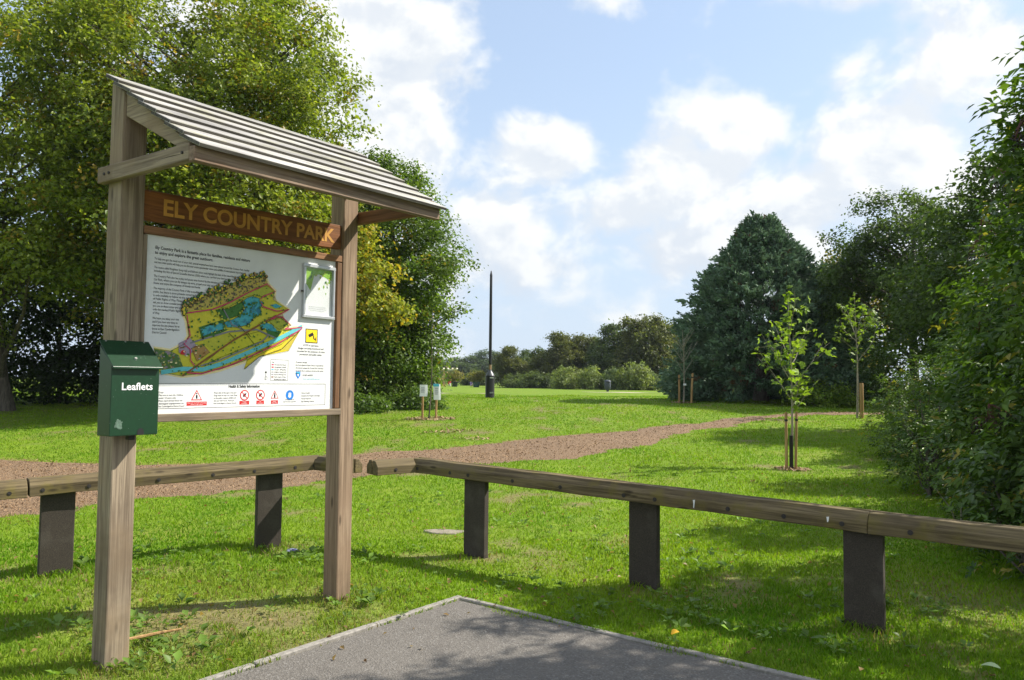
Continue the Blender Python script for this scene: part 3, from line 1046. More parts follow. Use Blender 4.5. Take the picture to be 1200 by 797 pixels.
rail_(PW + 0.003, SPAN - 0.003, 0.005, 0.075, 2.432, 2.478, M['brown_x'], FS)
rail_(PW + 0.003, SPAN + 0.0, -0.012, 0.075, 1.343, 1.388, M['post_x'], 0.0)
rail_(PW + 0.003, PW + 0.031, 0.012, 0.07, 1.392, 2.428, M['post_z'], 0.0, 'frame_stile')
rail_(SPAN - 0.047, SPAN - 0.003, 0.006, 0.07, 1.392, 2.456, M['brown_z'], 0.0, 'frame_stile')
mb = MB()
BY = 0.030
mb.box(PW + 0.026, SPAN - 0.046, BY, BY + 0.012, 1.384, 2.436, fn=lambda x, y, z: (x, y, z + (FS * (x - PW) if z > 2 else 0)))
panel = mb.build('map_panel', M['panel'], sign)
POLY={
'land':[(0.417,1.998),(0.48,2.062),(0.671,2.141),(0.853,2.241),(1.004,2.295),(1.029,2.232),(1.087,2.192),(1.073,2.134),(1.207,2.079),(1.037,1.981),(1.138,2.016),(1.222,1.97),(1.164,1.936),(1.324,1.965),(1.156,1.837),(0.891,1.725),(0.687,1.658),(0.523,1.626),(0.421,1.612),(0.278,1.634),(0.242,1.772),(0.344,1.759),(0.433,1.805),(0.462,1.857),(0.447,1.941)],
'glow':[(0.404,1.997),(0.47,2.073),(0.67,2.157),(0.848,2.255),(1.008,2.309),(1.047,2.238),(1.105,2.197),(1.095,2.139),(1.226,2.08),(1.082,1.984),(1.145,2.032),(1.241,1.972),(1.211,1.954),(1.343,1.978),(1.284,1.901),(1.18,1.819),(0.892,1.707),(0.687,1.641),(0.523,1.609),(0.422,1.6),(0.279,1.625),(0.238,1.783),(0.344,1.773),(0.422,1.813),(0.449,1.86),(0.432,1.94)],
'strip':[(0.881,1.716),(0.955,1.773),(1.291,1.917),(1.216,1.792),(0.977,1.746),(0.862,1.661)],
'strip2':[(1.216,1.792),(1.157,1.803),(1.307,1.941),(1.324,1.952)],
'houses':[(0.413,1.992),(0.434,2.041),(0.544,2.111),(0.67,2.167),(0.842,2.254),(0.993,2.294),(1.024,2.241),(0.941,2.203),(0.845,2.153),(0.733,2.085),(0.557,2.027),(0.472,2.01)],
'lake1':[(0.832,2.097),(0.868,2.124),(0.917,2.141),(0.965,2.129),(0.992,2.104),(0.974,2.065),(0.986,2.029),(0.926,2.001),(0.888,1.952),(0.8,1.929),(0.728,1.924),(0.703,1.955),(0.768,1.977),(0.823,2.006),(0.855,2.059)],
'lake2':[(0.538,1.902),(0.603,1.93),(0.697,1.959),(0.714,1.916),(0.639,1.891),(0.559,1.859)],
'lake3':[(0.964,1.957),(1.003,1.977),(1.069,1.964),(1.13,1.917),(1.057,1.922),(0.989,1.935)],
'lake4':[(1.051,2.094),(1.101,2.106),(1.152,2.091),(1.097,2.075)],
'wood1':[(0.639,2.027),(0.735,2.046),(0.847,2.104),(0.838,2.043),(0.808,2.005),(0.697,1.965),(0.672,1.991)],
'wood2':[(0.526,1.912),(0.7,1.972),(0.723,1.91),(0.743,1.915),(0.679,1.883),(0.548,1.844)],
'wood3':[(1.015,1.942),(1.153,1.922),(1.12,1.877),(1.039,1.897)],
'field1':[(0.846,2.145),(0.963,2.198),(1.02,2.222),(1.08,2.187),(0.987,2.144),(0.921,2.149),(0.861,2.129),(0.734,2.053),(0.674,2.044)],
'field2':[(0.492,1.978),(0.635,2.009),(0.697,1.966),(0.526,1.912),(0.509,1.859),(0.469,1.84),(0.458,1.924)],
'field3':[(0.564,1.828),(0.74,1.886),(0.782,1.86),(0.634,1.77),(0.564,1.811)],
'field4':[(0.802,1.866),(0.972,1.912),(1.04,1.888),(0.996,1.852),(0.684,1.732),(0.569,1.682),(0.587,1.708)],
'field5':[(1.036,2.009),(1.138,2.022),(1.21,1.97),(1.129,1.934),(1.059,1.973)],
'village':[(0.396,1.808),(0.468,1.844),(0.527,1.788),(0.454,1.73),(0.398,1.753)],
'village2':[(0.242,1.767),(0.353,1.755),(0.399,1.736),(0.428,1.67),(0.295,1.648),(0.262,1.699)],
'block':[(0.48,1.781),(0.555,1.81),(0.608,1.761),(0.52,1.703)],
'redblob':[(0.405,1.758),(0.425,1.769),(0.446,1.758),(0.439,1.741),(0.413,1.74)],
}
LINES={
'river':[(0.287,1.631),(0.429,1.655),(0.56,1.653),(0.686,1.69),(0.89,1.771),(1.109,1.863),(1.324,1.967)],
'pink1':[(0.43,1.99),(0.615,2.029),(0.733,2.081),(0.846,2.145),(0.963,2.205),(1.02,2.233),(1.089,2.188),(0.987,2.144),(0.966,2.115),(0.993,2.078),(1.102,2.057),(1.207,2.077),(1.054,1.997),(1.15,2.021),(1.227,1.967),(1.176,1.939),(1.324,1.961)],
'pink2':[(0.441,1.981),(0.468,1.857),(0.429,1.805),(0.471,1.773),(0.477,1.705),(0.522,1.655)],
'pink3':[(0.457,1.632),(0.551,1.627),(0.747,1.681),(1.11,1.831),(1.324,1.952)],
'rail':[(0.425,1.613),(0.568,1.708),(0.762,1.837),(0.992,1.969),(1.103,2.027)],
'road1':[(0.47,1.812),(0.563,1.842),(0.739,1.897),(0.95,1.923),(1.058,1.889),(1.108,1.873)],
'road2':[(0.546,1.676),(0.665,1.71),(0.847,1.784),(0.996,1.848),(1.04,1.888)],
'road3':[(0.694,2.037),(0.758,1.944),(0.864,1.911)],
'edge1':[(0.862,1.661),(0.977,1.746),(1.157,1.803),(1.324,1.952)],
'edge2':[(0.74,1.886),(0.782,1.856)],
'edge3':[(0.875,1.906),(0.904,1.871)],
'edge4':[(0.81,1.947),(0.931,1.827)],
}


def flat_poly(mb, pts_, y, mi=0):
    mb.add([(x, y, z) for x, z in pts_], [tuple(range(len(pts_)))], mi)


def flat_line(mb, pts_, y, w, mi=0, taper=None):
    p_ = [Vector((x, z)) for x, z in pts_]
    L1, L2 = [], []
    for i in range(len(p_)):
        t = (p_[min(i + 1, len(p_) - 1)] - p_[max(i - 1, 0)]).normalized()
        nn = Vector((-t.y, t.x)) * w / 2
        L1.append(p_[i] + nn)
        L2.append(p_[i] - nn)
    for i in range(len(p_) - 1):
        mb.add([(q.x, y, q.y) for q in (L1[i], L1[i + 1], L2[i + 1], L2[i])], [(0, 1, 2, 3)], mi)


def flat_disc(mb, x, z, r, y, mi=0, seg=16, r_in=0.0):
    if r_in:
        for k in range(seg):
            a, b_ = 2 * math.pi * k / seg, 2 * math.pi * (k + 1) / seg
            mb.add([(x + r * math.cos(a), y, z + r * math.sin(a)), (x + r * math.cos(b_), y, z + r * math.sin(b_)), (x + r_in * math.cos(b_), y, z + r_in * math.sin(b_)), (x + r_in * math.cos(a), y, z + r_in * math.sin(a))], [(0, 1, 2, 3)], mi)
    else:
        mb.add([(x + r * math.cos(2 * math.pi * k / seg), y, z + r * math.sin(2 * math.pi * k / seg)) for k in range(seg)], [tuple(range(seg))], mi)


def flat_mesh(mb, name, mats, parent):
    me = bpy.data.meshes.new(name)
    me.from_pydata(mb.v, [], mb.f)
    me.polygons.foreach_set('material_index', mb.mi)
    me.update()
    return link(name, me, mats, parent)


# printed map, thin ink layers on the panel
order = [('glow', 'p_glow'), ('strip', 'p_strip'), ('strip2', 'p_strip2'), ('land', 'p_land'), ('field1', 'p_field1'), ('field2', 'p_field2'), ('field3', 'p_field3'), ('field4', 'p_field4'), ('field5', 'p_field1'),
         ('houses', 'p_houses'), ('wood1', 'p_wood'), ('wood2', 'p_wood'), ('wood3', 'p_wood'), ('lake1', 'p_lake'), ('lake2', 'p_lake'), ('lake3', 'p_lake'), ('lake4', 'p_lake'),
         ('village', 'p_village'), ('village2', 'p_village2'), ('block', 'p_block'), ('redblob', 'p_red')]
mnames = sorted(set(b_ for _, b_ in order) | {'p_river', 'p_pink', 'p_rail', 'p_road', 'p_dark', 'p_ink'})
mi_ = {k: i for i, k in enumerate(mnames)}
mb = MB()
yy = BY - 0.0006
for nm, mk in order:
    flat_poly(mb, POLY[nm], yy, mi_[mk])
    yy -= 0.00025
for nm in ('land', 'strip', 'lake1', 'lake2', 'wood1', 'block', 'field4', 'field5', 'field1'):
    flat_line(mb, POLY[nm] + POLY[nm][:1], yy, 0.002, mi_['p_dark'])
yy -= 0.0003
for nm, mk, w in (('road1', 'p_road', 0.010), ('road2', 'p_road', 0.009), ('road3', 'p_road', 0.008), ('edge1', 'p_dark', 0.004), ('edge2', 'p_dark', 0.004), ('edge3', 'p_dark', 0.004), ('edge4', 'p_dark', 0.004),
                  ('river', 'p_river', 0.026), ('rail', 'p_rail', 0.011), ('pink3', 'p_pink', 0.008), ('pink2', 'p_pink', 0.007), ('pink1', 'p_pink', 0.008)):
    yy -= 0.00025
    flat_line(mb, LINES[nm], yy, w, mi_[mk])
# tree dots and reed islands
land = np.array(POLY['land'])
yy -= 0.0003
cnt = 0
while cnt < 230:
    x, z = rng.uniform(0.25, 1.3), rng.uniform(1.62, 2.29)
    zone = rng.random()
    if not inside(np.array([x]), np.array([z]), POLY['land'])[0]: continue
    near_h = inside(np.array([x]), np.array([z]), POLY['houses'])[0]
    if not near_h and zone < 0.55: continue
    flat_disc(mb, x, z, rng.uniform(0.003, 0.008), yy - cnt * 2e-6, mi_['p_wood'] if zone < 0.7 or not near_h else mi_['p_strip'], 6)
    cnt += 1
hs = np.array(POLY['houses'])
for k in range(150):
    f_ = rng.random() * 5.2
    i0 = int(f_)
    p_ = hs[i0] * (1 - (f_ - i0)) + hs[i0 + 1] * (f_ - i0)
    r0 = rng.uniform(0.006, 0.013)
    cxp, czp = p_[0] + rng.normal(0, 0.012), p_[1] + rng.normal(0.002, 0.010)
    flat_disc(mb, cxp, czp, r0, yy - 0.0006 - k * 2e-6, mi_['p_dark'], 7)
    flat_disc(mb, cxp + r0 * 0.2, czp + r0 * 0.25, r0 * 0.62, yy - 0.0010 - k * 2e-6, mi_[('p_strip', 'p_block', 'p_wood')[k % 3]], 7)
for k in range(120):
    ring = np.array(POLY[('lake1', 'lake2', 'lake3', 'wood1', 'field2')[k % 5]])
    i0 = rng.integers(len(ring))
    f_ = rng.random()
    p_ = ring[i0] * (1 - f_) + ring[(i0 + 1) % len(ring)] * f_
    flat_disc(mb, p_[0] + rng.normal(0, 0.006), p_[1] + rng.normal(0, 0.005), rng.uniform(0.003, 0.009), yy - 0.0006 - k * 2e-6, mi_[('p_wood', 'p_dark', 'p_field1')[k % 3]], 6)
for k in range(70):
    zone = POLY[('houses', 'village', 'village2', 'block')[k % 4]]
    lo_, hi_ = np.min(zone, 0), np.max(zone, 0)
    x, z = rng.uniform(lo_[0], hi_[0]), rng.uniform(lo_[1], hi_[1])
    if not inside(np.array([x]), np.array([z]), zone)[0]: continue
    s_ = rng.uniform(0.004, 0.008)
    flat_poly(mb, [(x - s_, z - s_ * 0.6), (x + s_, z - s_ * 0.4), (x + s_, z + s_ * 0.6), (x - s_, z + s_ * 0.4)], yy - 0.0013 - k * 2e-6, mi_[('p_village', 'p_rail', 'p_glow')[k % 3]])
for k in range(16):
    x, z = rng.normal(0.93, 0.04), rng.normal(2.04, 0.035)
    if inside(np.array([x]), np.array([z]), POLY['lake1'])[0]:
        flat_disc(mb, x, z, rng.uniform(0.005, 0.012), yy - 0.0013, mi_['p_wood'], 7)
pmap = flat_mesh(mb, 'printed_map', [M[k] for k in mnames], panel)

yt = BY - 0.0012
heads = [T('Ely Country Park is a fantastic place for families, residents and visitors', 0.230, 2.355, 0.026, 'LEFT', 0.011, 0.655),
         T('to enjoy and explore the great outdoors.', 0.229, 2.326, 0.026, 'LEFT', 0.011, 0.385),
         T('Health & Safety Information', 0.752, 1.541, 0.026, 'LEFT', 0.006, 0.235)]
for hd in heads: text_mesh([hd], 'heading_text', M['p_ink'], panel, yt, bold=0.022)
body = []
z = 2.292
P_ = [[('To help you get the most out of your visit, special waymarkers have been placed around the Country Park, leading', 0.655), ('out two main paths will help you to discover some spectacular views and wildlife of international importance.', 0.62)],
      [('The routes called Kingfisher (long trail) and Bullrush (short trail) highlight the best of the natural fen landscape', 0.60), ('including the Site of Special Scientific Interest (SSSI) where you can find your bird spotting walks.', 0.56)],
      [("The Country Park also has a play and picnic area located by the entrance at Fisherman's", 0.51), ('Car Park, where you can fly along a zip wire, propel your way up a climbing', 0.455), ('frame and enjoy the company of friends and family.', 0.305)],
      [('The majority of the Country Park is fully accessible to the', 0.335), ('public, but there is some privately owned land which', 0.312), ('is only available to follow via the network', 0.262), ('of Public Rights of Way. Please could we', 0.245), ('ask you to show consideration when', 0.218), ('you are in these areas and use', 0.186), ('only the marked Public Rights', 0.180), ('of Way.', 0.044)],
      [('We hope you enjoy your visit', 0.168), ('and if you have any ideas to', 0.160), ('improve the site please let us', 0.172), ('know at East Cambridgeshire', 0.172), ('District Council.', 0.092)]]
for pi_, par in enumerate(P_):
    for ln, wd in par:
        body.append(T(ln, 0.227, z, 0.0185, 'LEFT', 0.010, wd))
        z -= 0.0208
    z -= 0.0095
zc = 1.832
for ln in ('CCTV in operation.', 'Images are being monitored and', 'recorded for the purposes of crime', 'prevention and public safety.'):
    body.append(T(ln, 1.415, zc, 0.0175, 'CENTER'))
    zc -= 0.0215
zc = 1.712
for k, ln in enumerate(('Contact details', 'East Cambridgeshire District Council is responsible for', 'this site and manages the Country Park. If you have', 'any queries about it, telephone the team on the number', 'below:')):
    body.append(T(ln, 1.282, zc, 0.015, 'LEFT', 0, [0.10, 0.25, 0.25, 0.25, 0.03][k]))
    zc -= 0.0195
body.append(T('01353 665555', 1.345, 1.622, 0.016))
for k, ln in enumerate(('Key', 'Accessible Park Route', 'Kingfisher Walk', 'Car Park', 'Kingfisher Walking Trail', 'Bullrush Walking Trail', 'Public Rights of Way', 'Railway line')):
    body.append(T(ln, 1.082 if k == 0 else 1.104, 1.708 - k * 0.0165, 0.0125, 'LEFT', 0, None if k == 0 else 0.095))
zz = 1.510
for k, ln in enumerate(('Danger', 'Play area at own risk. Children', 'under 14 years only.', 'Please report broken fences and', 'damaged equipment to', 'East Cambridgeshire District Council')):
    body.append(T(ln, 0.283, zz - k * 0.0165, 0.0135, 'LEFT', 0, [0.03, 0.155, 0.11, 0.15, 0.16, 0.165][k]))
for k, ln in enumerate(('Please obey all the signs in the park.', 'Dogs must be kept on a lead. Keep', 'to the paths, respect wildlife and', 'take your litter home. Thank you.', 'East Cambridgeshire District Council.')):
    body.append(T(ln, 0.648, 1.505 - k * 0.0165, 0.0135, 'LEFT', 0, [0.165, 0.17, 0.16, 0.15, 0.165][k]))
for k, ln in enumerate(('Nearest hospital:', 'Addenbrookes Hospital, Cambridge', 'Nearest telephone:', 'Ely Railway Station')):
    body.append(T(ln, 1.338, 1.499 - k * 0.0195, 0.0145, 'LEFT', 0, [0.075, 0.165, 0.085, 0.115][k]))
for k, ln in enumerate(('Children must be', 'supervised by a guardian')):
    body.append(T(ln, 1.237, 1.456 - k * 0.014, 0.011, 'CENTER'))
tag(text_mesh(body, 'body_text', M['p_ink'], panel, yt, bold=0.006), kind='stuff')
text_mesh([T('www.eastcambs.gov.uk', 1.345, 1.597, 0.016, 'LEFT', 0, 0.155)], 'web_address', M['p_cyan'], panel, yt)
# signs, boxes and symbols
mk = ['p_ink', 'p_yellow', 'p_red', 'white', 'p_blue', 'p_cyan', 'p_grey', 'p_pink', 'p_lake', 'p_rail']
q_ = {k: i for i, k in enumerate(mk)}
mb = MB()
y0, y1, y2, y3 = BY - 0.0006, BY - 0.0010, BY - 0.0014, BY - 0.0018


def rect(x0, x1, z0, z1, y, k): flat_poly(mb, [(x0, z0), (x1, z0), (x1, z1), (x0, z1)], y, q_[k])


def outline(x0, x1, z0, z1, w, k): flat_line(mb, [(x0, z0), (x1, z0)], y0, w, q_[k]); flat_line(mb, [(x0, z1), (x1, z1)], y0, w, q_[k]); flat_line(mb, [(x0, z0), (x0, z1)], y0, w, q_[k]); flat_line(mb, [(x1, z0), (x1, z1)], y0, w, q_[k])


outline(0.262, 1.553, 1.418, 1.566, 0.0025, 'p_ink')
outline(1.072, 1.217, 1.590, 1.729, 0.002, 'p_ink')
rect(1.362, 1.472, 1.855, 1.955, y0, 'p_ink')
rect(1.368, 1.466, 1.861, 1.949, y1, 'p_yellow')
flat_poly(mb, [(1.385, 1.912), (1.425, 1.932), (1.437, 1.912), (1.397, 1.894)], y2, q_['p_ink'])
flat_poly(mb, [(1.427, 1.908), (1.437, 1.908), (1.443, 1.884), (1.433, 1.884)], y2, q_['p_ink'])
rect(1.437, 1.456, 1.880, 1.887, y2, 'p_ink')
rect(1.452, 1.458, 1.870, 1.897, y3, 'p_ink')
for k in range(6):
    rect(1.080, 1.097, 1.691 - k * 0.0165, 1.699 - k * 0.0165, y0, ['p_pink', 'p_red', 'p_cyan', 'p_grey', 'p_grey', 'p_rail'][k])


def tri(x, z, r, y, k): flat_poly(mb, [(x - r * 0.95, z - r * 0.62), (x + r * 0.95, z - r * 0.62), (x, z + r)], y, q_[k])


for x, r in ((0.529, 0.040), (1.111, 0.034)):
    tri(x, 1.489, r, y0, 'p_red')
    tri(x, 1.4885, r * 0.74, y1, 'white')
    rect(x - 0.006, x + 0.006, 1.474, 1.497, y2, 'p_ink')
    flat_disc(mb, x, 1.503 if r < 0.036 else 1.505, 0.0048, y2, q_['p_ink'], 8)
for x in (0.873, 0.996):
    flat_disc(mb, x, 1.492, 0.035, y0, q_['p_red'])
    flat_disc(mb, x, 1.492, 0.027, y1, q_['white'])
    flat_poly(mb, [(x - 0.014, 1.482), (x + 0.004, 1.482), (x + 0.016, 1.506), (x + 0.002, 1.504), (x - 0.010, 1.500)], y2, q_['p_ink'])
    flat_line(mb, [(x - 0.019, 1.511), (x + 0.019, 1.473)], y3, 0.006, q_['p_red'])
flat_disc(mb, 1.237, 1.490, 0.034, y0, q_['p_blue'])
flat_disc(mb, 1.237, 1.484, 0.013, y1, q_['white'], 10)
for k in range(4): flat_line(mb, [(1.229 + k * 0.0055, 1.488), (1.227 + k * 0.0068, 1.510 - abs(k - 1.5) * 0.004)], y2, 0.0045, q_['white'])
for x0, x1 in ((0.463, 0.600), (0.836, 0.910), (0.966, 1.026), (1.082, 1.140)): rect(x0, x1, 1.432, 1.456, y0, 'p_red')
# council shield and north arrow
flat_poly(mb, [(1.285, 1.652), (1.325, 1.652), (1.325, 1.625), (1.305, 1.600), (1.285, 1.625)], y0, q_['p_blue'])
flat_poly(mb, [(1.290, 1.648), (1.320, 1.648), (1.320, 1.638), (1.290, 1.638)], y1, q_['p_cyan'])
flat_poly(mb, [(1.296, 1.634), (1.314, 1.634), (1.305, 1.615)], y1, q_['white'])
flat_line(mb, [(1.035, 1.590), (1.035, 1.640)], y0, 0.003, q_['p_ink'])
tri(1.035, 1.645, 0.010, y1, 'p_ink')
flat_disc(mb, 1.035, 1.605, 0.014, y0, q_['p_grey'], 12, 0.011)
flat_mesh(mb, 'printed_symbols', [M[k] for k in mk], panel)
sy = [T('Please watch your children when playing', 0.5315, 1.446, 0.0085, 'CENTER', 0, 0.125), T('close to the water', 0.5315, 1.436, 0.0085, 'CENTER', 0, 0.085),
      T('Fishing', 0.873, 1.446, 0.010, 'CENTER'), T('prohibited', 0.873, 1.436, 0.010, 'CENTER'), T('No', 0.996, 1.446, 0.010, 'CENTER'), T('swimming', 0.996, 1.436, 0.010, 'CENTER'), T('Danger', 1.111, 1.446, 0.010, 'CENTER'), T('deep water', 1.111, 1.436, 0.010, 'CENTER')]
for k in range(0, 8, 2): text_mesh(sy[k:k + 2], 'caption_text', M['white'], panel, y1)

# aluminium notice case with a poster
case = bpy.data.objects.new('notice_case', None)
COL.objects.link(case)
case.parent = sign
x0, x1, z0, z1 = 1.318, 1.610, 2.030, 2.412
for (a0, a1, b0, b1) in ((x0, x1, z0, z0 + 0.022), (x0, x1, z1 - 0.024, z1), (x0 + 0.003, x0 + 0.020, z0 + 0.0225, z1 - 0.0245), (x1 - 0.020, x1 - 0.003, z0 + 0.0225, z1 - 0.0245)):
    mb = MB()
    mb.box(a0, a1, BY - 0.026, BY - 0.0022, b0, b1)
    mb.build('case_frame', M['alu'], case, bevel=0.003)
mb = MB()
mb.box(x0 + 0.021, x1 - 0.021, BY - 0.006, BY - 0.0025, z0 + 0.023, z1 - 0.025)
mb.build('poster', M['white'], case)
mkp = ['p_lime', 'p_wood', 'p_grey', 'p_field3']
mb = MB()
yp = BY - 0.0066
xp0, xp1, zp1 = x0 + 0.023, x1 - 0.023, z1 - 0.027
flat_poly(mb, [(xp0, zp1), (xp1, zp1), (xp1, zp1 - 0.07), (xp1 - 0.06, zp1 - 0.055), (xp1 - 0.12, zp1 - 0.035), (xp0 + 0.08, zp1 - 0.05), (xp0 + 0.05, zp1 - 0.16), (xp0, zp1 - 0.10)], yp, 0)
for k in range(26):
    fx, fz = rng.uniform(xp0 + 0.015, xp1 - 0.015), zp1 - abs(rng.normal(0, 0.075)) - 0.01
    if rng.random() < 0.5: fx = xp1 - 0.02 - abs(rng.normal(0, 0.025))
    a = rng.uniform(-0.6, 0.6)
    l_ = rng.uniform(0.015, 0.032)
    d_ = Vector((math.sin(a), -math.cos(a))) * l_
    s_ = Vector((math.cos(a), math.sin(a))) * l_ * 0.28
    p_ = Vector((fx, max(fz, zp1 - 0.20)))
    flat_poly(mb, [tuple(p_), tuple(p_ + d_ * 0.5 + s_), tuple(p_ + d_), tuple(p_ + d_ * 0.5 - s_)], yp - 0.0003 - k * 3e-6, [0, 3, 1][k % 3])
flat_line(mb, [(xp0 + 0.01, zp1 - 0.13), (xp0 + 0.012, zp1 - 0.23)], yp - 0.0006, 0.005, 1)
flat_mesh(mb, 'poster_picture', [M[k] for k in mkp], case)
tx = [T('Summer events', xp0 + 0.03, zp1 - 0.235, 0.019, 'LEFT', 0, 0.10), T('in the Country Park', xp0 + 0.02, zp1 - 0.258, 0.019, 'LEFT', 0, 0.11)]
mb2 = [T(s_, xp0 + 0.02 + dx, zp1 - 0.275 - k * 0.013, 0.009, 'LEFT', 0, w_) for k, (s_, dx, w_) in enumerate((('Guided walks and nature trails for all the family', 0.02, 0.15), ('every weekend through the season, meet at', 0.02, 0.16), ('the car park by the information board', 0.03, 0.13)))]
text_mesh(mb2, 'poster_text', M['p_grey'], case, yp - 0.0007)
# clear front of the case
mt, b, bs, out = new_mat('clear_pane')
tr = b.n('ShaderNodeBsdfTransparent')
tr.inputs[0].default_value = (0.96, 0.97, 0.97, 1)
gl = b.n('ShaderNodeBsdfGlossy')
gl.inputs['Roughness'].default_value = 0.08
mx = b.n('ShaderNodeMixShader')
mx.inputs[0].default_value = 0.05
mt.node_tree.links.new(tr.outputs[0], mx.inputs[1])
mt.node_tree.links.new(gl.outputs[0], mx.inputs[2])
mt.node_tree.links.new(mx.outputs[0], out.inputs[0])
mt.node_tree.nodes.remove(bs)
M['pane'] = mt
mb = MB()
mb.box(x0 + 0.021, x1 - 0.021, BY - 0.018, BY - 0.016, z0 + 0.023, z1 - 0.025)
mb.build('glass_pane', M['pane'], case)
mb = MB()
mb.tube([(x0 - 0.012, BY - 0.014, 2.215), (x0 + 0.001, BY - 0.014, 2.215)], 0.006, 8)
mb.build('lock', M['bolt'], case)

# ------------------------------------------------------------------ leaflet box on the left post
lbox = empty('leaflet_box', SA, 'dark green metal leaflet box with sloping lid fixed to the left sign post', 'leaflet box', rz=TH)
bx0, bx1, by_, bz0, bz1 = -0.088, 0.186, -0.133, 1.283, 1.700
mb = MB()
prof = [(bx0, -0.004, bz0), (bx0, by_, bz0), (bx0, by_, bz1 - 0.03), (bx0, -0.004, bz1 + 0.075)]
mb.prism(prof, (0, 0, 0), (bx1 - bx0, 0, 0))
mb.build('body', M['enamel'], lbox, bevel=0.004, seg=2)
mb = MB()
la, lb = Vector((0, -0.001, 1.806)), Vector((0, -0.158, 1.658))
mb.prism([(bx0 - 0.006, la.y, la.z), (bx0 - 0.006, lb.y, lb.z), (bx0 - 0.006, lb.y, lb.z - 0.012), (bx0 - 0.006, lb.y + 0.004, lb.z - 0.012), (bx0 - 0.006, lb.y + 0.006, lb.z - 0.005), (bx0 - 0.006, la.y, la.z - 0.006)], (0, 0, 0), (bx1 - bx0 + 0.012, 0, 0))
lid = mb.build('lid', M['enamel'], lbox, bevel=0.0015)
nl = Vector((0, -(la.z - lb.z), -(lb.y - la.y))).normalized()
nl = Vector((0, -0.68, 0.73))
mid = la.lerp(lb, 0.70)
mb = MB()
mb.tube([Vector((0.055, mid.y, mid.z)) - nl * 0.002, Vector((0.055, mid.y, mid.z)) + nl * 0.008], [0.0095, 0.007], 10)
mb.build('lock', M['steel'], lid)
for xx in (-0.06, 0.05, 0.16):
    c_ = la.lerp(lb, 0.05)
    mb = MB()
    mb.tube([Vector((xx, c_.y, c_.z)) - nl * 0.002, Vector((xx, c_.y, c_.z)) + nl * 0.003], 0.005, 8)
    mb.build('rivet', M['steel'], lid)
text_mesh([T('Leaflets', 0.058, 1.532, 0.056, 'CENTER', 0, 0.176)], 'lettering', M['white'], lbox, by_ - 0.0012, bold=0.018)
mb = MB()
nn = 12
arch = [(0.085 + 0.019 * math.cos(a), by_ - 0.0015, 1.302 + 0.019 * math.sin(a)) for a in np.linspace(0, math.pi, nn)]
mb.add([(0.104, by_ - 0.0015, bz0 + 0.001)] + arch + [(0.066, by_ - 0.0015, bz0 + 0.001)], [tuple(range(nn + 2))])
mb.build('finger_slot', M['black'], lbox)
mb = MB()
mb.box(0.045, 0.080, -0.09, -0.05, bz0 - 0.028, bz0 - 0.0005)
mb.build('padlock', M['bolt'], lbox, bevel=0.003)
# rubbed patch on the enamel
mb = MB()
aa = np.linspace(0, 2 * math.pi, 41)[:-1]
r_ = np.random.default_rng(4)
rs = 0.62 + 0.38 * vnoise(np.cos(aa) * 1.6 + 5, np.sin(aa) * 1.6 + 5, 1.6, 3) + r_.normal(0, 0.09, 40)
mb.add([(-0.040 + 0.026 * k * math.cos(a), by_ - 0.0012, 1.348 + 0.034 * k * math.sin(a)) for a, k in zip(aa, rs)], [tuple(range(40))])
mb.build('scuff', M['scuff'], lbox)


# ------------------------------------------------------------------ low double-rail barriers
def rail_piece(parent, a, b_, za, zb, bolts=(), name='rail', mat=None):
    """two chamfered half rails side by side; a, b: plan points, za, zb: underside heights"""
    a, b_ = Vector(a), Vector(b_)
    d = (b_ - a)
    Lr = d.length
    ang_ = math.atan2(d.y, d.x)
    root = bpy.data.objects.new(name, None)
    COL.objects.link(root)
    root.parent = parent
    root.location = (a.x - parent.location.x, a.y - parent.location.y, za)
    root.rotation_euler = (0, -math.atan2(zb - za, Lr), ang_)
    for sgn in (-1, 1):
        g0 = 0.006
        w_, h_, ch_ = 0.094, 0.135, 0.052
        prof = [(0, sgn * g0, 0), (0, sgn * (g0 + w_), 0), (0, sgn * (g0 + w_), h_ - ch_ - 0.006), (0, sgn * (g0 + w_ - ch_ * 0.86), h_ - 0.004), (0, sgn * (g0 + 0.010), h_), (0, sgn * g0, h_ - 0.008)]
        rings = []
        for f_ in np.linspace(0, 1, max(3, int(Lr / 0.25))):
            wb = 0.003 * math.sin(9 * f_ * Lr + sgn) + 0.002 * math.sin(23 * f_ * Lr)
            rings.append([(f_ * Lr, y + wb, z + wb * 0.8) for _, y, z in prof])
        mb = MB()
        mb.tube_rings(rings)
        hr = mb.build('half_rail', mat or M['rail_x'], root, bevel=0.0045)
    for s_ in bolts:
        mb = MB()
        mb.tube([(s_, -0.1035, 0.042), (s_, -0.0985, 0.042)], 0.0165, 12)
        mb.tube([(s_, -0.1060, 0.042), (s_, -0.1030, 0.042)], 0.008, 8)
        mb.build('bolt', M['bolt'], root)
    return root


def barrier_post(parent, x, y, d, top, w=0.245, th=0.062):
    mb = MB()
    d = Vector(d).normalized()
    nn = Vector((-d.y, d.x))
    q = [Vector((x, y)) + d * sx * w / 2 + nn * sy * th / 2 for sx, sy in ((-1, -1), (1, -1), (1, 1), (-1, 1))]
    lx, ly = parent.location.x, parent.location.y
    mb.prism([(p_.x - lx, p_.y - ly, -0.25) for p_ in q], (0, 0, 0), (0, 0, 0.25 + top))
    return mb.build('post', M['plastic'], parent, bevel=0.006, seg=2)


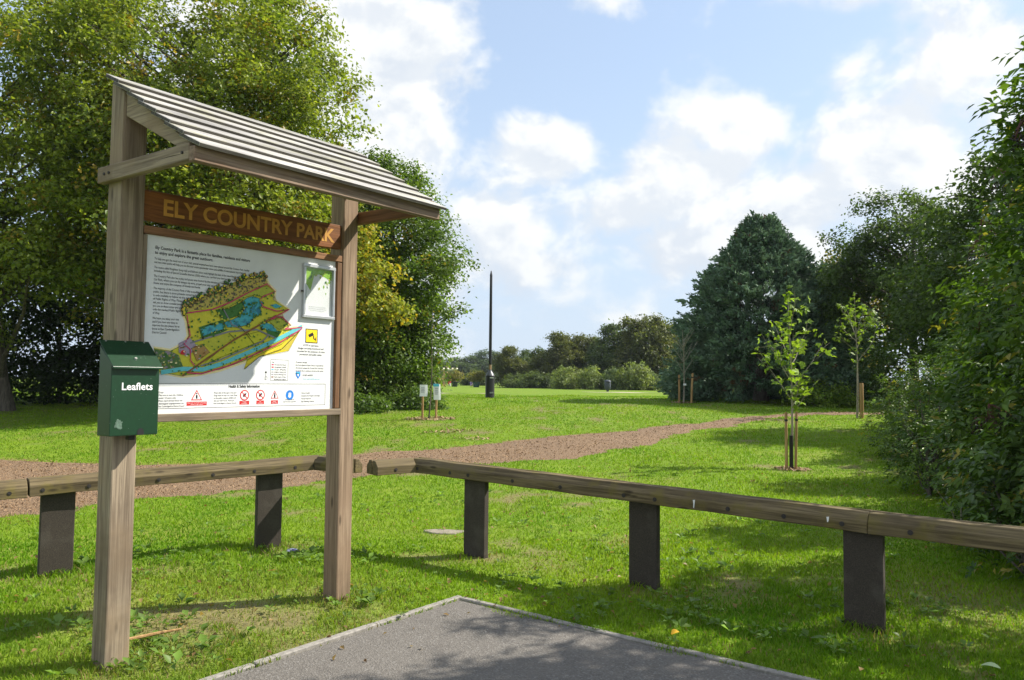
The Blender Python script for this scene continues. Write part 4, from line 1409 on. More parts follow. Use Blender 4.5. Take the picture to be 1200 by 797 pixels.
bl = empty('timber_barrier', (-2.97, 6.93, 0), 'low double-rail timber barrier with sunlit rail running behind the sign, left of the gap', 'barrier')
dL = Vector((0.774, 0.633))
nL = Vector((-0.633, 0.774))
for (x, y), h in (((-3.65, 6.37), 0.66), ((-2.28, 7.49), 0.70), ((-5.10, 5.19), 0.64)):
    p_ = Vector((x, y)) + nL * 0.045
    barrier_post(bl, p_.x, p_.y, dL, h + 0.10)
o_ = Vector((-3.65, 6.37)) + nL * 0.045
PL = lambda s_: o_ + dL * s_
kinkL = PL(2.26)
rail_piece(bl, PL(-0.215), kinkL, 0.655, 0.712, (0.09, 0.42, 0.96, 1.42, 1.80, 2.20, 2.40))
rail_piece(bl, PL(-2.4), PL(-0.228), 0.632, 0.650, (0.4, 1.2, 2.05))
br_ = empty('timber_barrier', (1.0, 6.2, 0), 'low double-rail timber barrier with shaded dark posts running right to the hedge', 'barrier')
dR = Vector((0.793, -0.609))
nR = Vector((0.609, 0.793))
for (x, y), h in (((-0.34, 7.19), 0.70), ((1.03, 6.18), 0.665), ((2.30, 5.16), 0.635), ((3.62, 4.13), 0.62)):
    p_ = Vector((x, y)) + nR * 0.045
    barrier_post(br_, p_.x, p_.y, dR, h + 0.10)
oR = Vector((-0.34, 7.19)) + nR * 0.045
PR = lambda s_: oR + dR * s_
kinkR = PR(-0.76)
j3 = 3.375
rail_piece(br_, kinkR, PR(j3), 0.712, 0.640, (0.10, 0.52, 0.74, 1.25, 1.75, 2.35, 2.62, 3.2, 3.60, 3.98))
rail_piece(br_, PR(j3 + 0.0025), PR(j3 + 2.6), 0.639, 0.610, (0.25, 1.05, 1.75))
# the two short pieces across the corner
rail_piece(bl, kinkL + dR * 0.075, kinkL + dR * 0.56, 0.712, 0.712, (0.27,))
rail_piece(br_, kinkR - dL * 0.50, kinkR - dL * 0.075, 0.712, 0.712, (0.20,))
# bird lime on the right-hand rail
for s_, zc in ((2.18, 0.030), (3.13, 0.055), (4.3, 0.05)):
    p_ = PR(s_)
    nn = -nR
    mb = MB()
    prof = [(-0.006, 0.085 - 0.01), (0.012, 0.088 - 0.01), (0.008, 0.05), (0.004, zc - 0.015), (-0.003, zc - 0.01), (-0.002, 0.05)]
    zb = 0.712 - 0.0172 * (s_ + 0.76)
    pts_ = []
    for dx, dz in prof:
        q = p_ + dR * dx + nn * 0.1055
        pts_.append((q.x - 1.0, q.y - 6.2, zb + dz))
    mb.add(pts_, [tuple(range(6))])
    mb.build('bird_dropping', M['white'], br_)


# ------------------------------------------------------------------ vegetation
def unit(v): return v / (np.linalg.norm(v, axis=1)[:, None] + 1e-9)


def crown_leaves(lobes, ncl, per, size, spread, c0, c1, accent=None, p_acc=0.0, droop=0.3, asp=0.62, inner=0.5, floor=None, seed=1, flat=0.65, clump=None):
    """leaf sprays spread through a set of ellipsoid lobes (x, y, z, rx, ry, rz)"""
    r_ = np.random.default_rng(seed)
    lb = np.array(lobes, float)
    vol = (lb[:, 3] * lb[:, 4] * lb[:, 5]) ** 0.72
    k = r_.choice(len(lb), ncl, p=vol / vol.sum())
    d = unit(r_.normal(0, 1, (ncl, 3)))
    rad = inner + (1 - inner) * r_.random(ncl) ** 0.55
    rad *= r_.uniform(0.90, 1.10, ncl)
    cc = lb[k, :3] + d * rad[:, None] * lb[k, 3:]
    out = unit(d / lb[k, 3:])
    if floor is not None:
        ok = cc[:, 2] > floor
        cc, out, rad = cc[ok], out[ok], rad[ok]
    # drop sprays buried deep inside a neighbouring lobe
    deep = np.zeros(len(cc), bool)
    for L_ in lb:
        q = np.linalg.norm((cc - L_[:3]) / L_[3:], axis=1)
        deep |= q < inner * 0.72
    cc, out = cc[~deep], out[~deep]
    ctint = None
    if clump is not None:
        k_, cr = clump
        m_ = len(cc) // k_
        pick = r_.choice(len(cc), m_, replace=False)
        cen, co = cc[pick], out[pick]
        ci0 = np.repeat(np.arange(m_), k_)
        rr = cr * r_.uniform(0.6, 1.35, m_)
        d2 = unit(r_.normal(0, 1, (m_ * k_, 3)) + co[ci0] * 0.55 + np.array([0, 0, 0.45]))
        cc = cen[ci0] + d2 * (rr[ci0] * r_.random(m_ * k_) ** 0.45)[:, None] * np.array([1, 1, 0.72])
        out = d2
        ctint = r_.uniform(0, 1, m_)[ci0]
        cval = r_.uniform(0.85, 1.15, m_)[ci0]
    n0 = len(cc)
    tint = r_.uniform(0.0, 1.0, n0)
    val = r_.uniform(0.78, 1.22, n0)
    acc = r_.random(n0) < p_acc
    if ctint is not None:
        tint = 0.45 * tint + 0.55 * ctint
        val = val * cval
        acc |= r_.random(n0) < p_acc * 4 * (ctint > 0.85)
    csz = r_.uniform(0.65, 1.35, n0)
    n = n0 * per
    ci = np.repeat(np.arange(n0), per)
    g = r_.normal(0, 1, (n, 3))
    g[:, 2] *= flat
    off = g * (spread * csz[ci])[:, None] * 0.55
    # the spray sags away from its tip
    hz = np.linalg.norm(off[:, :2], axis=1)
    off[:, 2] -= droop * hz
    pos = cc[ci] + off
    nr = unit(out[ci] * 0.55 + np.array([0, 0, 0.75]) + r_.normal(0, 0.55, (n, 3)))
    dr = r_.normal(0, 1, (n, 3)) + unit(off) * 0.8 + np.array([0, 0, -0.5])
    L_ = size * r_.uniform(0.6, 1.35, n)
    V, F = leaf_rows(pos, nr, dr, L_, L_ * asp * r_.uniform(0.8, 1.2, n), 0.10)
    t_ = np.clip(tint[ci] * 0.7 + r_.normal(0.15, 0.18, n), 0, 1)[:, None]
    col = (np.array(c0)[None] * (1 - t_) + np.array(c1)[None] * t_) * (val[ci] * r_.uniform(0.8, 1.2, n))[:, None]
    if accent is not None:
        am = acc[ci] & (r_.random(n) < 0.75)
        col[am] = np.array(accent) * r_.uniform(0.7, 1.25, am.sum())[:, None]
    return V, F, np.repeat(col, 4, 0), cc


def limbs(mb, base, top, r0, r1, targets, nb, seed=1, seg=7, thin=0.02, lean=0.0):
    """tapered wavy trunk with limbs running out to some of the sprays"""
    r_ = np.random.default_rng(seed)
    base, top = np.array(base, float), np.array(top, float)
    H = np.linalg.norm(top - base)
    pts_, rd = [], []
    for f_ in np.linspace(0, 1, 9):
        w_ = 0.02 * H * math.sin(4 * f_ + seed) * f_
        pts_.append(base + (top - base) * f_ + np.array([w_, w_ * 0.6, 0]))
        flare = 1 + 0.6 * max(0, 0.12 - f_) / 0.12
        rd.append((r0 + (r1 - r0) * f_) * flare)
    mb.tube(pts_, rd, 10)
    if len(targets) == 0: return
    idx = r_.choice(len(targets), min(nb, len(targets)), replace=False)
    for i in idx:
        tg = targets[i]
        hz = np.linalg.norm(tg[:2] - base[:2])
        f_ = np.clip((tg[2] - base[2] - 0.55 * hz) / H, 0.16, 0.92) + r_.uniform(-0.04, 0.04)
        s_ = base + (top - base) * f_
        j = min(8, max(0, int(round(f_ * 8))))
        s_ = np.array(pts_[j])
        rr = min(rd[j] * 0.6, thin + 0.012 * np.linalg.norm(tg - s_))
        m_ = s_ * 0.45 + tg * 0.55 + np.array([0, 0, 0.06 * hz]) + r_.normal(0, 0.03, 3) * hz
        a = s_ * 0.7 + m_ * 0.3 + r_.normal(0, 0.02, 3) * hz
        mb.tube([s_, a, m_, m_ * 0.4 + tg * 0.6 + r_.normal(0, 0.02, 3) * hz, tg], [rr, rr * 0.85, rr * 0.6, rr * 0.4, rr * 0.16], 5, cap=False)


def tree(name, label, base, lobes, ncl, per, size, spread, c0, c1, trunk=(0.2, 0.06), top=None, nb=40, cat='tree', group=None, mat='leaf', bark='bark', crown_name='crown', trunk_name='trunk', **kw):
    x, y = base
    z = float(zg(x, y))
    root = empty(name, (x, y, z), label, cat, group)
    o = np.array([x, y, z])
    seed = kw.get('seed', 1)
    V, F, C, cc = crown_leaves(lobes, ncl, per, size, spread, c0, c1, **kw)
    link(crown_name, mesh_np(crown_name, V - o, F, M[mat], C), None, root)
    mb = MB()
    tp = top if top is not None else (x, y, max(L_[2] + L_[5] * 0.55 for L_ in lobes))
    limbs(mb, (0, 0, -0.15), np.array(tp) - o, trunk[0], trunk[1], cc - o, nb, seed)
    mb.build(trunk_name, M[bark], root, smooth_on=True)
    return root


GOLD = (0.34, 0.25, 0.03)
# --- left-hand trees
tree('maple_tree', 'large yellow-green maple towering behind the sign roof', (-9.6, 26.5),
     [(-10.2, 25.5, 9.6, 4.4, 4.6, 6.0), (-8.3, 24.2, 7.4, 2.7, 3.0, 3.4), (-11.8, 24.0, 7.0, 3.6, 3.2, 3.4), (-9.8, 23.0, 5.9, 4.0, 2.4, 2.4), (-7.9, 25.0, 10.2, 2.1, 2.8, 3.0), (-13.0, 24.5, 10.6, 3.2, 3.0, 3.4), (-7.2, 25.4, 4.9, 2.2, 2.2, 1.9)],
     4600, 38, 0.140, 0.46, (0.095, 0.160, 0.016), (0.315, 0.350, 0.042), trunk=(0.32, 0.10), nb=130, accent=GOLD, p_acc=0.09, seed=3, floor=2.7, inner=0.55, clump=(11, 1.0))
tree('maple_tree', 'yellow-green maple at the left edge with its leaning trunk in shade', (-15.8, 24.5),
     [(-16.0, 23.5, 9.0, 4.2, 4.0, 5.2), (-14.5, 22.4, 6.0, 3.2, 2.6, 2.7), (-17.8, 22.5, 5.6, 3.0, 2.6, 2.6), (-14.6, 23.5, 4.6, 2.2, 2.0, 1.4)],
     1600, 40, 0.135, 0.48, (0.085, 0.145, 0.016), (0.27, 0.31, 0.038), trunk=(0.20, 0.07), top=(-16.9, 24.2, 9.5), nb=70, accent=GOLD, p_acc=0.03, seed=5, floor=3.2, inner=0.5, clump=(11, 1.0))
tree('ash_tree', 'dark green bushy tree right of the sign with foliage down to the grass', (-4.6, 30.0),
     [(-4.9, 29.8, 7.2, 2.2, 2.2, 2.9), (-3.9, 29.2, 5.4, 1.9, 2.0, 2.3), (-5.6, 29.0, 4.4, 2.0, 2.0, 2.4), (-3.5, 29.4, 3.4, 1.4, 1.5, 1.9), (-6.3, 29.6, 8.3, 1.5, 1.5, 1.6), (-4.6, 28.5, 2.5, 1.9, 1.6, 1.7), (-6.4, 29.5, 6.6, 1.6, 1.8, 2.2), (-5.0, 29.8, 9.0, 1.1, 1.1, 1.3)],
     2700, 36, 0.128, 0.42, (0.055, 0.115, 0.015), (0.165, 0.240, 0.030), trunk=(0.18, 0.05), nb=80, accent=GOLD, p_acc=0.02, seed=7, floor=0.75, inner=0.5, clump=(9, 0.75))
tree('maple_tree', 'green maple filling the gap behind the big one and the sign', (-9.0, 32.5),
     [(-9.5, 32.5, 7.6, 4.6, 2.4, 5.4), (-6.6, 32.0, 6.4, 2.2, 2.0, 3.6), (-13.0, 32.0, 7.0, 3.4, 2.2, 4.6)],
     900, 32, 0.20, 0.70, (0.075, 0.130, 0.020), (0.20, 0.26, 0.04), trunk=(0.2, 0.06), nb=30, seed=6, inner=0.2, floor=1.5)
tree('maple_tree', 'small yellowing maple spray of branches just right of the sign post', (-5.3, 26.0),
     [(-4.7, 25.2, 5.0, 1.1, 1.0, 0.75), (-4.3, 25.4, 3.9, 1.0, 0.9, 0.45), (-5.4, 25.2, 4.2, 1.0, 1.0, 0.8), (-5.6, 25.4, 6.2, 1.2, 1.0, 0.9)],
     170, 46, 0.15, 0.42, (0.14, 0.19, 0.02), (0.33, 0.33, 0.04), trunk=(0.07, 0.02), nb=30, accent=(0.42, 0.31, 0.03), p_acc=0.35, seed=9, inner=0.3)
# dark thicket closing the space under the left trees
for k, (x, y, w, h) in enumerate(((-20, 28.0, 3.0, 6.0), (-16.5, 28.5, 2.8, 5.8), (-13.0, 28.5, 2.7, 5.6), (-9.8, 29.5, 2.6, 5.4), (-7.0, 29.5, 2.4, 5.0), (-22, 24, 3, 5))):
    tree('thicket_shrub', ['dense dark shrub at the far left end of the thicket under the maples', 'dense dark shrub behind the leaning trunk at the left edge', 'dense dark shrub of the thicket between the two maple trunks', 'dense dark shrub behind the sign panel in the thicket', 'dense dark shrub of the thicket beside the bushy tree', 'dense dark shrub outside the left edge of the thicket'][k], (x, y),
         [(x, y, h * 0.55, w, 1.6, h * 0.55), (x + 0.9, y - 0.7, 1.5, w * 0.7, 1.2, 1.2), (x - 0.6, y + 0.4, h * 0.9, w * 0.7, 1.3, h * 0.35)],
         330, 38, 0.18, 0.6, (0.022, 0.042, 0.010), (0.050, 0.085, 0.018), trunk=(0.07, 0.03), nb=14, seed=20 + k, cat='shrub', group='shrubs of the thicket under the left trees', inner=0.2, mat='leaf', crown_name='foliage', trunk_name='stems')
for k, (x, y, w, h) in enumerate(((-3.6, 26.6, 1.1, 0.55), (-5.4, 25.3, 1.2, 0.6), (-7.6, 25.2, 1.3, 0.6), (-3.4, 28.0, 0.7, 0.6))):
    z = float(zg(x, y))
    tree('low_bush', ['low leafy bush at the foot of the dark tree right of the sign', 'low leafy bush seen just under the sign panel, beside its right post', 'low leafy bush seen under the middle of the sign panel', 'low leafy bush behind the two stakes with paper notices'][k], (x, y), [(x, y, z + h * 0.4, w, 0.7, h), (x + w * 0.6, y, z + h * 0.3, w * 0.6, 0.6, h * 0.8)],
         90, 34, 0.11, 0.3, (0.06, 0.12, 0.02), (0.15, 0.23, 0.04), trunk=(0.03, 0.01), top=(x, y, z + h * 0.6), nb=10, seed=30 + k, cat='bush', group='low bushes along the left tree line', inner=0.2, crown_name='foliage', trunk_name='stems')

# --- right-hand trees behind
tree('dark_tree', 'tall dark green tree behind the hedge, right of the cypress', (16.0, 31.0),
     [(15.8, 31.0, 6.9, 2.7, 2.6, 2.7), (14.4, 30.5, 5.4, 1.8, 2.0, 2.3), (17.8, 31.0, 6.0, 2.8, 2.4, 3.2), (15.4, 30.2, 3.2, 2.3, 1.8, 2.2), (14.6, 30.8, 6.6, 1.2, 1.3, 1.5)],
     1300, 40, 0.14, 0.46, (0.034, 0.068, 0.014), (0.100, 0.152, 0.028), trunk=(0.2, 0.06), nb=60, seed=41, inner=0.45, floor=0.9, clump=(9, 0.8))
tree('birch_tree', 'yellowing tree showing between the conifer and the dark tree', (16.2, 38.5), [(15.9, 38.3, 5.2, 1.6, 1.5, 2.6), (16.6, 38.5, 6.9, 1.1, 1.1, 1.6), (17.6, 38.5, 4.5, 1.6, 1.4, 2.4)],
     230, 40, 0.15, 0.5, (0.17, 0.17, 0.03), (0.36, 0.27, 0.04), trunk=(0.1, 0.03), nb=40, seed=43, inner=0.35)
tree('leafy_bush', 'bright green sunlit bush at the foot of the conifer, behind the staked saplings', (12.1, 30.0), [(12.0, 30.0, 1.25, 0.9, 0.6, 0.55), (12.7, 30.0, 1.1, 0.6, 0.5, 0.4), (11.3, 30.3, 1.05, 0.6, 0.5, 0.4)],
     90, 36, 0.11, 0.3, (0.13, 0.22, 0.025), (0.26, 0.34, 0.05), trunk=(0.03, 0.01), top=(12, 30, 1.3), nb=10, seed=45, cat='bush', inner=0.2, crown_name='foliage', trunk_name='stems')


# --- conifers: upswept flat sprays over a dome
def conifer(name, label, x, y, h, rad, nsp, seed, peak=1.0):
    r_ = np.random.default_rng(seed)
    z0 = float(zg(x, y))
    root = empty(name, (x, y, z0), label, 'conifer')
    # boughs: groups of sprays that bulge out of the cone
    nb_ = nsp // 11
    fb = r_.random(nb_) ** 1.2
    ab = r_.uniform(0, 6.283, nb_)
    bi = r_.integers(0, nb_, nsp)
    df = r_.normal(0, 0.020, nsp)
    f_ = np.clip(fb[bi] + df, 0, 1)
    prof = np.interp(f_, [0, 0.08, 0.3, 0.5, 0.65, 0.8, 0.92, 1.0], [0.97, 1.0, 0.95, 0.80, 0.59, 0.36, 0.15, 0.02])
    da = r_.normal(0, 0.10, nsp) / (prof + 0.25)
    a = ab[bi] + da
    q2 = (df / 0.03) ** 2 + (da / 0.16) ** 2
    lump = 1 + 0.07 * np.sin(4 * a + 5 * f_) + 0.05 * np.sin(9 * a - 14 * f_ + 2) + (np.where(r_.random(nb_) < 0.18, 0.20, r_.uniform(-0.12, 0.12, nb_))[bi]) + 0.13 * np.exp(-q2) - 0.06
    depth = r_.random(nsp) ** 1.6 * 0.46
    rr = rad * prof * lump * (1 - depth)
    P = np.stack([np.cos(a) * rr, np.sin(a) * rr, 0.12 + f_ * (h - 0.45)], 1)
    out = np.stack([np.cos(a), np.sin(a), np.zeros(nsp)], 1)
    ax = unit(out * 1.0 + np.array([0, 0, 0.50]) * (0.15 + f_[:, None]) + r_.normal(0, 0.20, (nsp, 3)))
    per = 24
    ln = r_.uniform(0.42, 0.85, nsp)
    si = np.repeat(np.arange(nsp), per)
    n = nsp * per
    t_ = r_.random(n)
    side = unit(np.cross(ax, out + r_.normal(0, 0.3, (nsp, 3)) + np.array([0, 0, 0.4])))
    th_ = unit(np.cross(ax, side))
    wd = (1 - t_) * 0.9 + 0.15
    u_ = r_.normal(0, 0.5, n) * wd
    pos = P[si] + ax[si] * (t_ * ln[si])[:, None] + side[si] * (u_ * ln[si] * 0.36)[:, None] + th_[si] * (r_.normal(0, 0.06, n))[:, None]
    dr = ax[si] * 1.0 + side[si] * np.sign(u_)[:, None] * 0.6 + r_.normal(0, 0.25, (n, 3))
    nr = th_[si] + r_.normal(0, 0.45, (n, 3))
    L_ = r_.uniform(0.11, 0.25, n)
    V, F = leaf_rows(pos, nr, dr, L_, L_ * 0.44, 0.05)
    tn = np.clip(r_.random(nb_)[bi] * 0.75 + 0.25 * r_.random(nsp), 0, 1)
    brn = r_.random(nsp) < 0.02
    c = (np.array([[0.058, 0.112, 0.062]]) * (1 - tn[si])[:, None] + np.array([[0.180, 0.275, 0.160]]) * tn[si][:, None]) * r_.uniform(0.75, 1.3, n)[:, None]
    c[brn[si]] = np.array([0.16, 0.10, 0.05])
    link('crown', mesh_np('crown', V, F, M['needle'], np.repeat(c, 4, 0)), None, root)
    mb = MB()
    idx = r_.choice(nsp, 60, replace=False)
    limbs(mb, (0, 0, -0.1), (0, 0, h * 0.93), 0.24, 0.03, P[idx], 60, seed)
    mb.build('trunk', M['bark'], root, smooth_on=True)
    return root


conifer('cypress_tree', 'big blue-green domed cypress beyond the woodchip path', 10.85, 34.0, 8.0, 3.25, 5600, 61)
conifer('cypress_tree', 'smaller cypress half hidden behind the right side of the big one', 13.9, 35.6, 6.5, 2.5, 2100, 62)


# --- right-hand elder hedge
def elder(name, label, x, y, lobes, ntw, leaf, c0, c1, seed, nberry=0, gap=0.0, shoots=12, cat='shrub', nl=6):
    """twigs that carry pinnate leaves; top shoots stick out; hanging berry heads"""
    r_ = np.random.default_rng(seed)
    z0 = float(zg(x, y))
    root = empty(name, (x, y, z0), label, cat, 'shrubs of the right-hand hedge')
    o = np.array([x, y, z0])
    wt = np.array([L_[6] if len(L_) > 6 else 1.0 for L_ in lobes])
    lb = np.array([L_[:6] for L_ in lobes], float)
    vol = (lb[:, 3] * lb[:, 4] * lb[:, 5]) ** 0.7 * wt
    k = r_.choice(len(lb), ntw, p=vol / vol.sum())
    d = unit(r_.normal(0, 1, (ntw, 3)))
    rad = 0.35 + 0.68 * r_.random(ntw) ** 0.5
    cc = lb[k, :3] + d * rad[:, None] * lb[k, 3:]
    out = unit(d + np.array([0, 0, 0.25]))
    ok = cc[:, 2] > z0 + 0.05
    cc, out = cc[ok], out[ok]
    # upright shoots out of the top
    sh = []
    for _ in range(shoots):
        L_ = lb[r_.integers(len(lb))]
        aa_ = r_.uniform(0, 6.283)
        b0 = L_[:3] + np.array([math.cos(aa_) * L_[3] * 0.55, math.sin(aa_) * L_[4] * 0.55, L_[5] * 0.72])
        hh = r_.uniform(0.2, 0.6)
        tip = b0 + np.array([r_.normal(0, 0.12), r_.normal(0, 0.12), hh])
        sh.append((b0, tip))
    if sh:
        sp = np.concatenate([np.array([b0 + (tp - b0) * f_ for f_ in np.linspace(0.15, 1, 6)]) for b0, tp in sh])
        so = unit(r_.normal(0, 0.7, (len(sp), 3)) + np.array([0, 0, 0.7]))
        cc2, out2 = np.concatenate([cc, sp]), np.concatenate([out, so])
    else:
        cc2, out2 = cc, out
    n1 = len(cc2)
    # compound leaves
    li = np.repeat(np.arange(n1), nl)
    m_ = len(li)
    axd = unit(out2[li] * 0.6 + r_.normal(0, 0.75, (m_, 3)) + np.array([0, 0, -0.10]))
    st = cc2[li] + r_.normal(0, 0.09, (m_, 3))
    nrm = unit(np.array([0, 0, 1.0]) + 0.5 * out2[li] + r_.normal(0, 0.4, (m_, 3)))
    sd = unit(np.cross(axd, nrm))
    rl = leaf * r_.uniform(1.6, 2.6, m_)
    tv = r_.uniform(0.0, 1.0, n1)[li]
    vv = r_.uniform(0.75, 1.3, m_)
    yl = r_.random(m_) < 0.05
    pos, nn_, dd, LL, cl = [], [], [], [], []
    base_c = (np.array(c0)[None] * (1 - tv)[:, None] + np.array(c1)[None] * tv[:, None]) * vv[:, None]
    base_c[yl] = np.array([0.30, 0.26, 0.04])
    for (f_, sg) in ((1.0, 0), (0.72, 1), (0.72, -1), (0.40, 1), (0.40, -1)):
        dirv = unit(axd * (0.55 if sg else 1) + sd * sg * 0.9 + np.array([0, 0, -0.22]) + r_.normal(0, 0.1, (m_, 3)))
        L_ = leaf * r_.uniform(0.75, 1.25, m_)
        pos.append(st + axd * (rl * f_)[:, None] + dirv * (L_ * 0.5)[:, None] - np.array([0, 0, 0.12]) * (rl * f_ * f_)[:, None])
        nn_.append(nrm + r_.normal(0, 0.25, (m_, 3)))
        dd.append(dirv)
        LL.append(L_)
        cl.append(base_c * r_.uniform(0.85, 1.15, m_)[:, None])
    pos, nn_, dd, LL, cl = map(np.concatenate, (pos, nn_, dd, LL, cl))
    V, F = leaf_rows(pos, nn_, dd, LL, LL * 0.46, 0.07, 0.42)
    link('foliage', mesh_np('foliage', V - o, F, M['leaf_gloss'], np.repeat(cl, 4, 0)), None, root)
    mb = MB()
    for s_ in range(7):
        aa_ = r_.uniform(0, 6.283)
        b0 = np.array([math.cos(aa_) * 0.25, math.sin(aa_) * 0.25, -0.1])
        tg = cc[r_.choice(len(cc), 12, replace=False)] - o
        top = tg[np.argmax(tg[:, 2])] * np.array([0.7, 0.7, 0.95])
        limbs(mb, b0, top, r_.uniform(0.022, 0.045), 0.010, tg, 12, seed + s_, thin=0.006)
    for b0, tp in sh:
        mb.tube([b0 - o, (b0 * 0.5 + tp * 0.5) - o + r_.normal(0, 0.02, 3), tp - o], [0.008, 0.006, 0.003], 5)
    mb.build('stems', M['bark'], root, smooth_on=True)
    for q in range(nberry):
        # on the side towards the lawn and the camera, near the surface
        L_ = lb[r_.integers(len(lb))]
        dd_ = np.array([r_.uniform(-1, 0.35), r_.uniform(-1, 0.1), r_.uniform(-0.3, 0.75)])
        dd_ /= np.linalg.norm(dd_)
        p_ = L_[:3] + dd_ * L_[3:] * r_.uniform(1.0, 1.12)
        bo = link('berry_cluster', BERRY[q % 3], None, root)
        bo.location = tuple(p_ - o)
        bo.rotation_euler = (r_.normal(0, 0.4), r_.normal(0, 0.4), r_.uniform(0, 6.28))
        s_ = r_.uniform(1.1, 2.0)
        bo.scale = (s_, s_, s_)
    return root


def berry_mesh(seed):
    r_ = np.random.default_rng(seed)
    mb = MB()
    n = 85
    stalk0 = Vector((0, 0, 0.10))
    for i in range(n):
        a = r_.uniform(0, 6.283)
        q = 0.085 * math.sqrt(r_.random())
        p_ = Vector((math.cos(a) * q, math.sin(a) * q, -0.03 + r_.normal(0, 0.022) - 2.0 * q * q))
        s_ = r_.uniform(0.0055, 0.0085)
        mb.add([p_ + Vector(v_) * s_ for v_ in ((1, 0, 0), (-1, 0, 0), (0, 1, 0), (0, -1, 0), (0, 0, 1), (0, 0, -1))],
               [(0, 2, 4), (2, 1, 4), (1, 3, 4), (3, 0, 4), (2, 0, 5), (1, 2, 5), (3, 1, 5), (0, 3, 5)])
        if i % 6 == 0: mb.tube([stalk0, stalk0 * 0.4 + p_ * 0.6 + Vector((0, 0, 0.02)), p_], 0.0016, 3, 1, False)
    me = mb.mesh('berry_cluster', smooth_on=True)
    me.materials.append(M['berry'])
    me.materials.append(M['stalk'])
    return me


M['stalk'] = plain('berry_stalk', (0.16, 0.05, 0.06), 0.7)
BERRY = [berry_mesh(s_) for s_ in (1, 2, 3)]
DG0, DG1 = (0.036, 0.080, 0.014), (0.135, 0.215, 0.034)
elder('elder_shrub', 'tall sparse elder shrub at the right edge with leaf shoots against the sky', 5.35, 7.0,
      [(5.6, 7.2, 1.35, 1.05, 1.0, 1.0), (5.0, 6.9, 0.8, 0.80, 0.9, 0.7), (5.1, 6.9, 2.5, 0.75, 0.8, 0.8, 0.8), (5.15, 6.8, 3.15, 0.60, 0.7, 0.55, 0.6), (4.78, 6.8, 3.6, 0.42, 0.5, 0.55, 0.7)], 460, 0.105, DG0, DG1, 71, 14, shoots=16)
elder('elder_shrub', 'elder shrub with dark berry heads hanging over the middle of the hedge', 6.6, 9.6,
      [(6.9, 9.7, 1.5, 1.2, 1.2, 1.2), (6.1, 9.3, 1.0, 0.85, 0.9, 0.9), (6.3, 9.4, 2.7, 0.85, 0.9, 0.75, 0.6), (6.7, 9.5, 3.5, 0.75, 0.7, 0.7, 0.45)], 480, 0.120, DG0, DG1, 72, 26, shoots=16)
elder('elder_shrub', 'elder shrub farther along the hedge, right of the thin sapling', 8.4, 13.0,
      [(8.8, 13.0, 1.7, 1.4, 1.3, 1.3), (8.0, 12.6, 1.1, 0.9, 1.0, 0.9), (8.5, 12.9, 3.0, 0.95, 0.9, 0.8, 0.6)], 430, 0.130, DG0, DG1, 73, 14, shoots=12)
elder('elder_shrub', 'far elder shrub where the hedge meets the dark tree', 10.9, 17.2,
      [(11.2, 17.2, 2.0, 1.6, 1.5, 1.6), (10.4, 16.9, 1.3, 1.0, 1.1, 1.1)], 360, 0.14, DG0, DG1, 74, 0, shoots=8)
elder('hedge_shrub', 'low green shrub at the grass edge beneath the far hedge', 7.7, 15.4,
      [(7.85, 15.4, 0.75, 0.75, 0.9, 0.65), (8.5, 15.9, 1.1, 0.9, 0.9, 0.75), (7.6, 14.6, 0.5, 0.60, 0.7, 0.45)], 380, 0.065, (0.058, 0.108, 0.018), (0.135, 0.205, 0.036), 75, 0, shoots=10)
elder('hedge_shrub', 'low dark shrub at the grass edge beneath the berry-laden elder', 6.1, 11.3,
      [(6.35, 11.3, 0.6, 0.8, 0.9, 0.65), (6.8, 12.1, 0.8, 0.8, 0.8, 0.75)], 300, 0.070, DG0, DG1, 76, 0, shoots=6)
elder('hedge_shrub', 'low bramble-like shrub at the foot of the hedge beside the barrier rail', 4.45, 6.25,
      [(4.5, 6.3, 0.30, 0.55, 0.6, 0.40), (5.0, 7.6, 0.5, 0.7, 0.8, 0.55), (4.65, 5.7, 0.22, 0.55, 0.5, 0.32)], 330, 0.065, DG0, (0.09, 0.155, 0.030), 77, 0, shoots=4)
elder('hedge_shrub', 'shrub at the far end of the hedge behind the single-staked sapling', 14.0, 22.5,
      [(14.0, 22.5, 2.0, 1.7, 1.5, 1.5), (13.0, 22.0, 1.3, 0.8, 0.9, 0.8)], 330, 0.12, DG0, DG1, 78, 0, shoots=6)
elder('elder_shrub', 'elder shrub outside the frame beyond the right end of the barrier', 5.9, 5.2,
      [(6.2, 5.1, 1.2, 0.9, 0.8, 1.0), (5.7, 5.3, 2.6, 0.6, 0.6, 0.8, 0.6), (5.2, 5.5, 4.1, 0.75, 0.55, 0.5, 1.2), (4.6, 5.3, 4.5, 0.5, 0.4, 0.35, 1.0)], 330, 0.115, DG0, DG1, 79, 0, shoots=10)
tree('dark_tree', 'dark broad tree rising behind the hedge at the right edge', (13.6, 20.8),
     [(13.6, 20.8, 5.2, 2.3, 1.9, 2.3), (12.0, 20.6, 4.2, 1.4, 1.4, 1.8), (12.9, 20.4, 2.6, 2.0, 1.5, 1.8), (13.5, 20.6, 6.6, 1.3, 1.2, 1.2), (15.2, 20.8, 5.9, 1.9, 1.6, 2.6)], 1000, 36, 0.14, 0.45, (0.034, 0.068, 0.014), (0.100, 0.152, 0.028), trunk=(0.16, 0.05), nb=50, seed=81, inner=0.3, floor=0.7, clump=(8, 0.7))
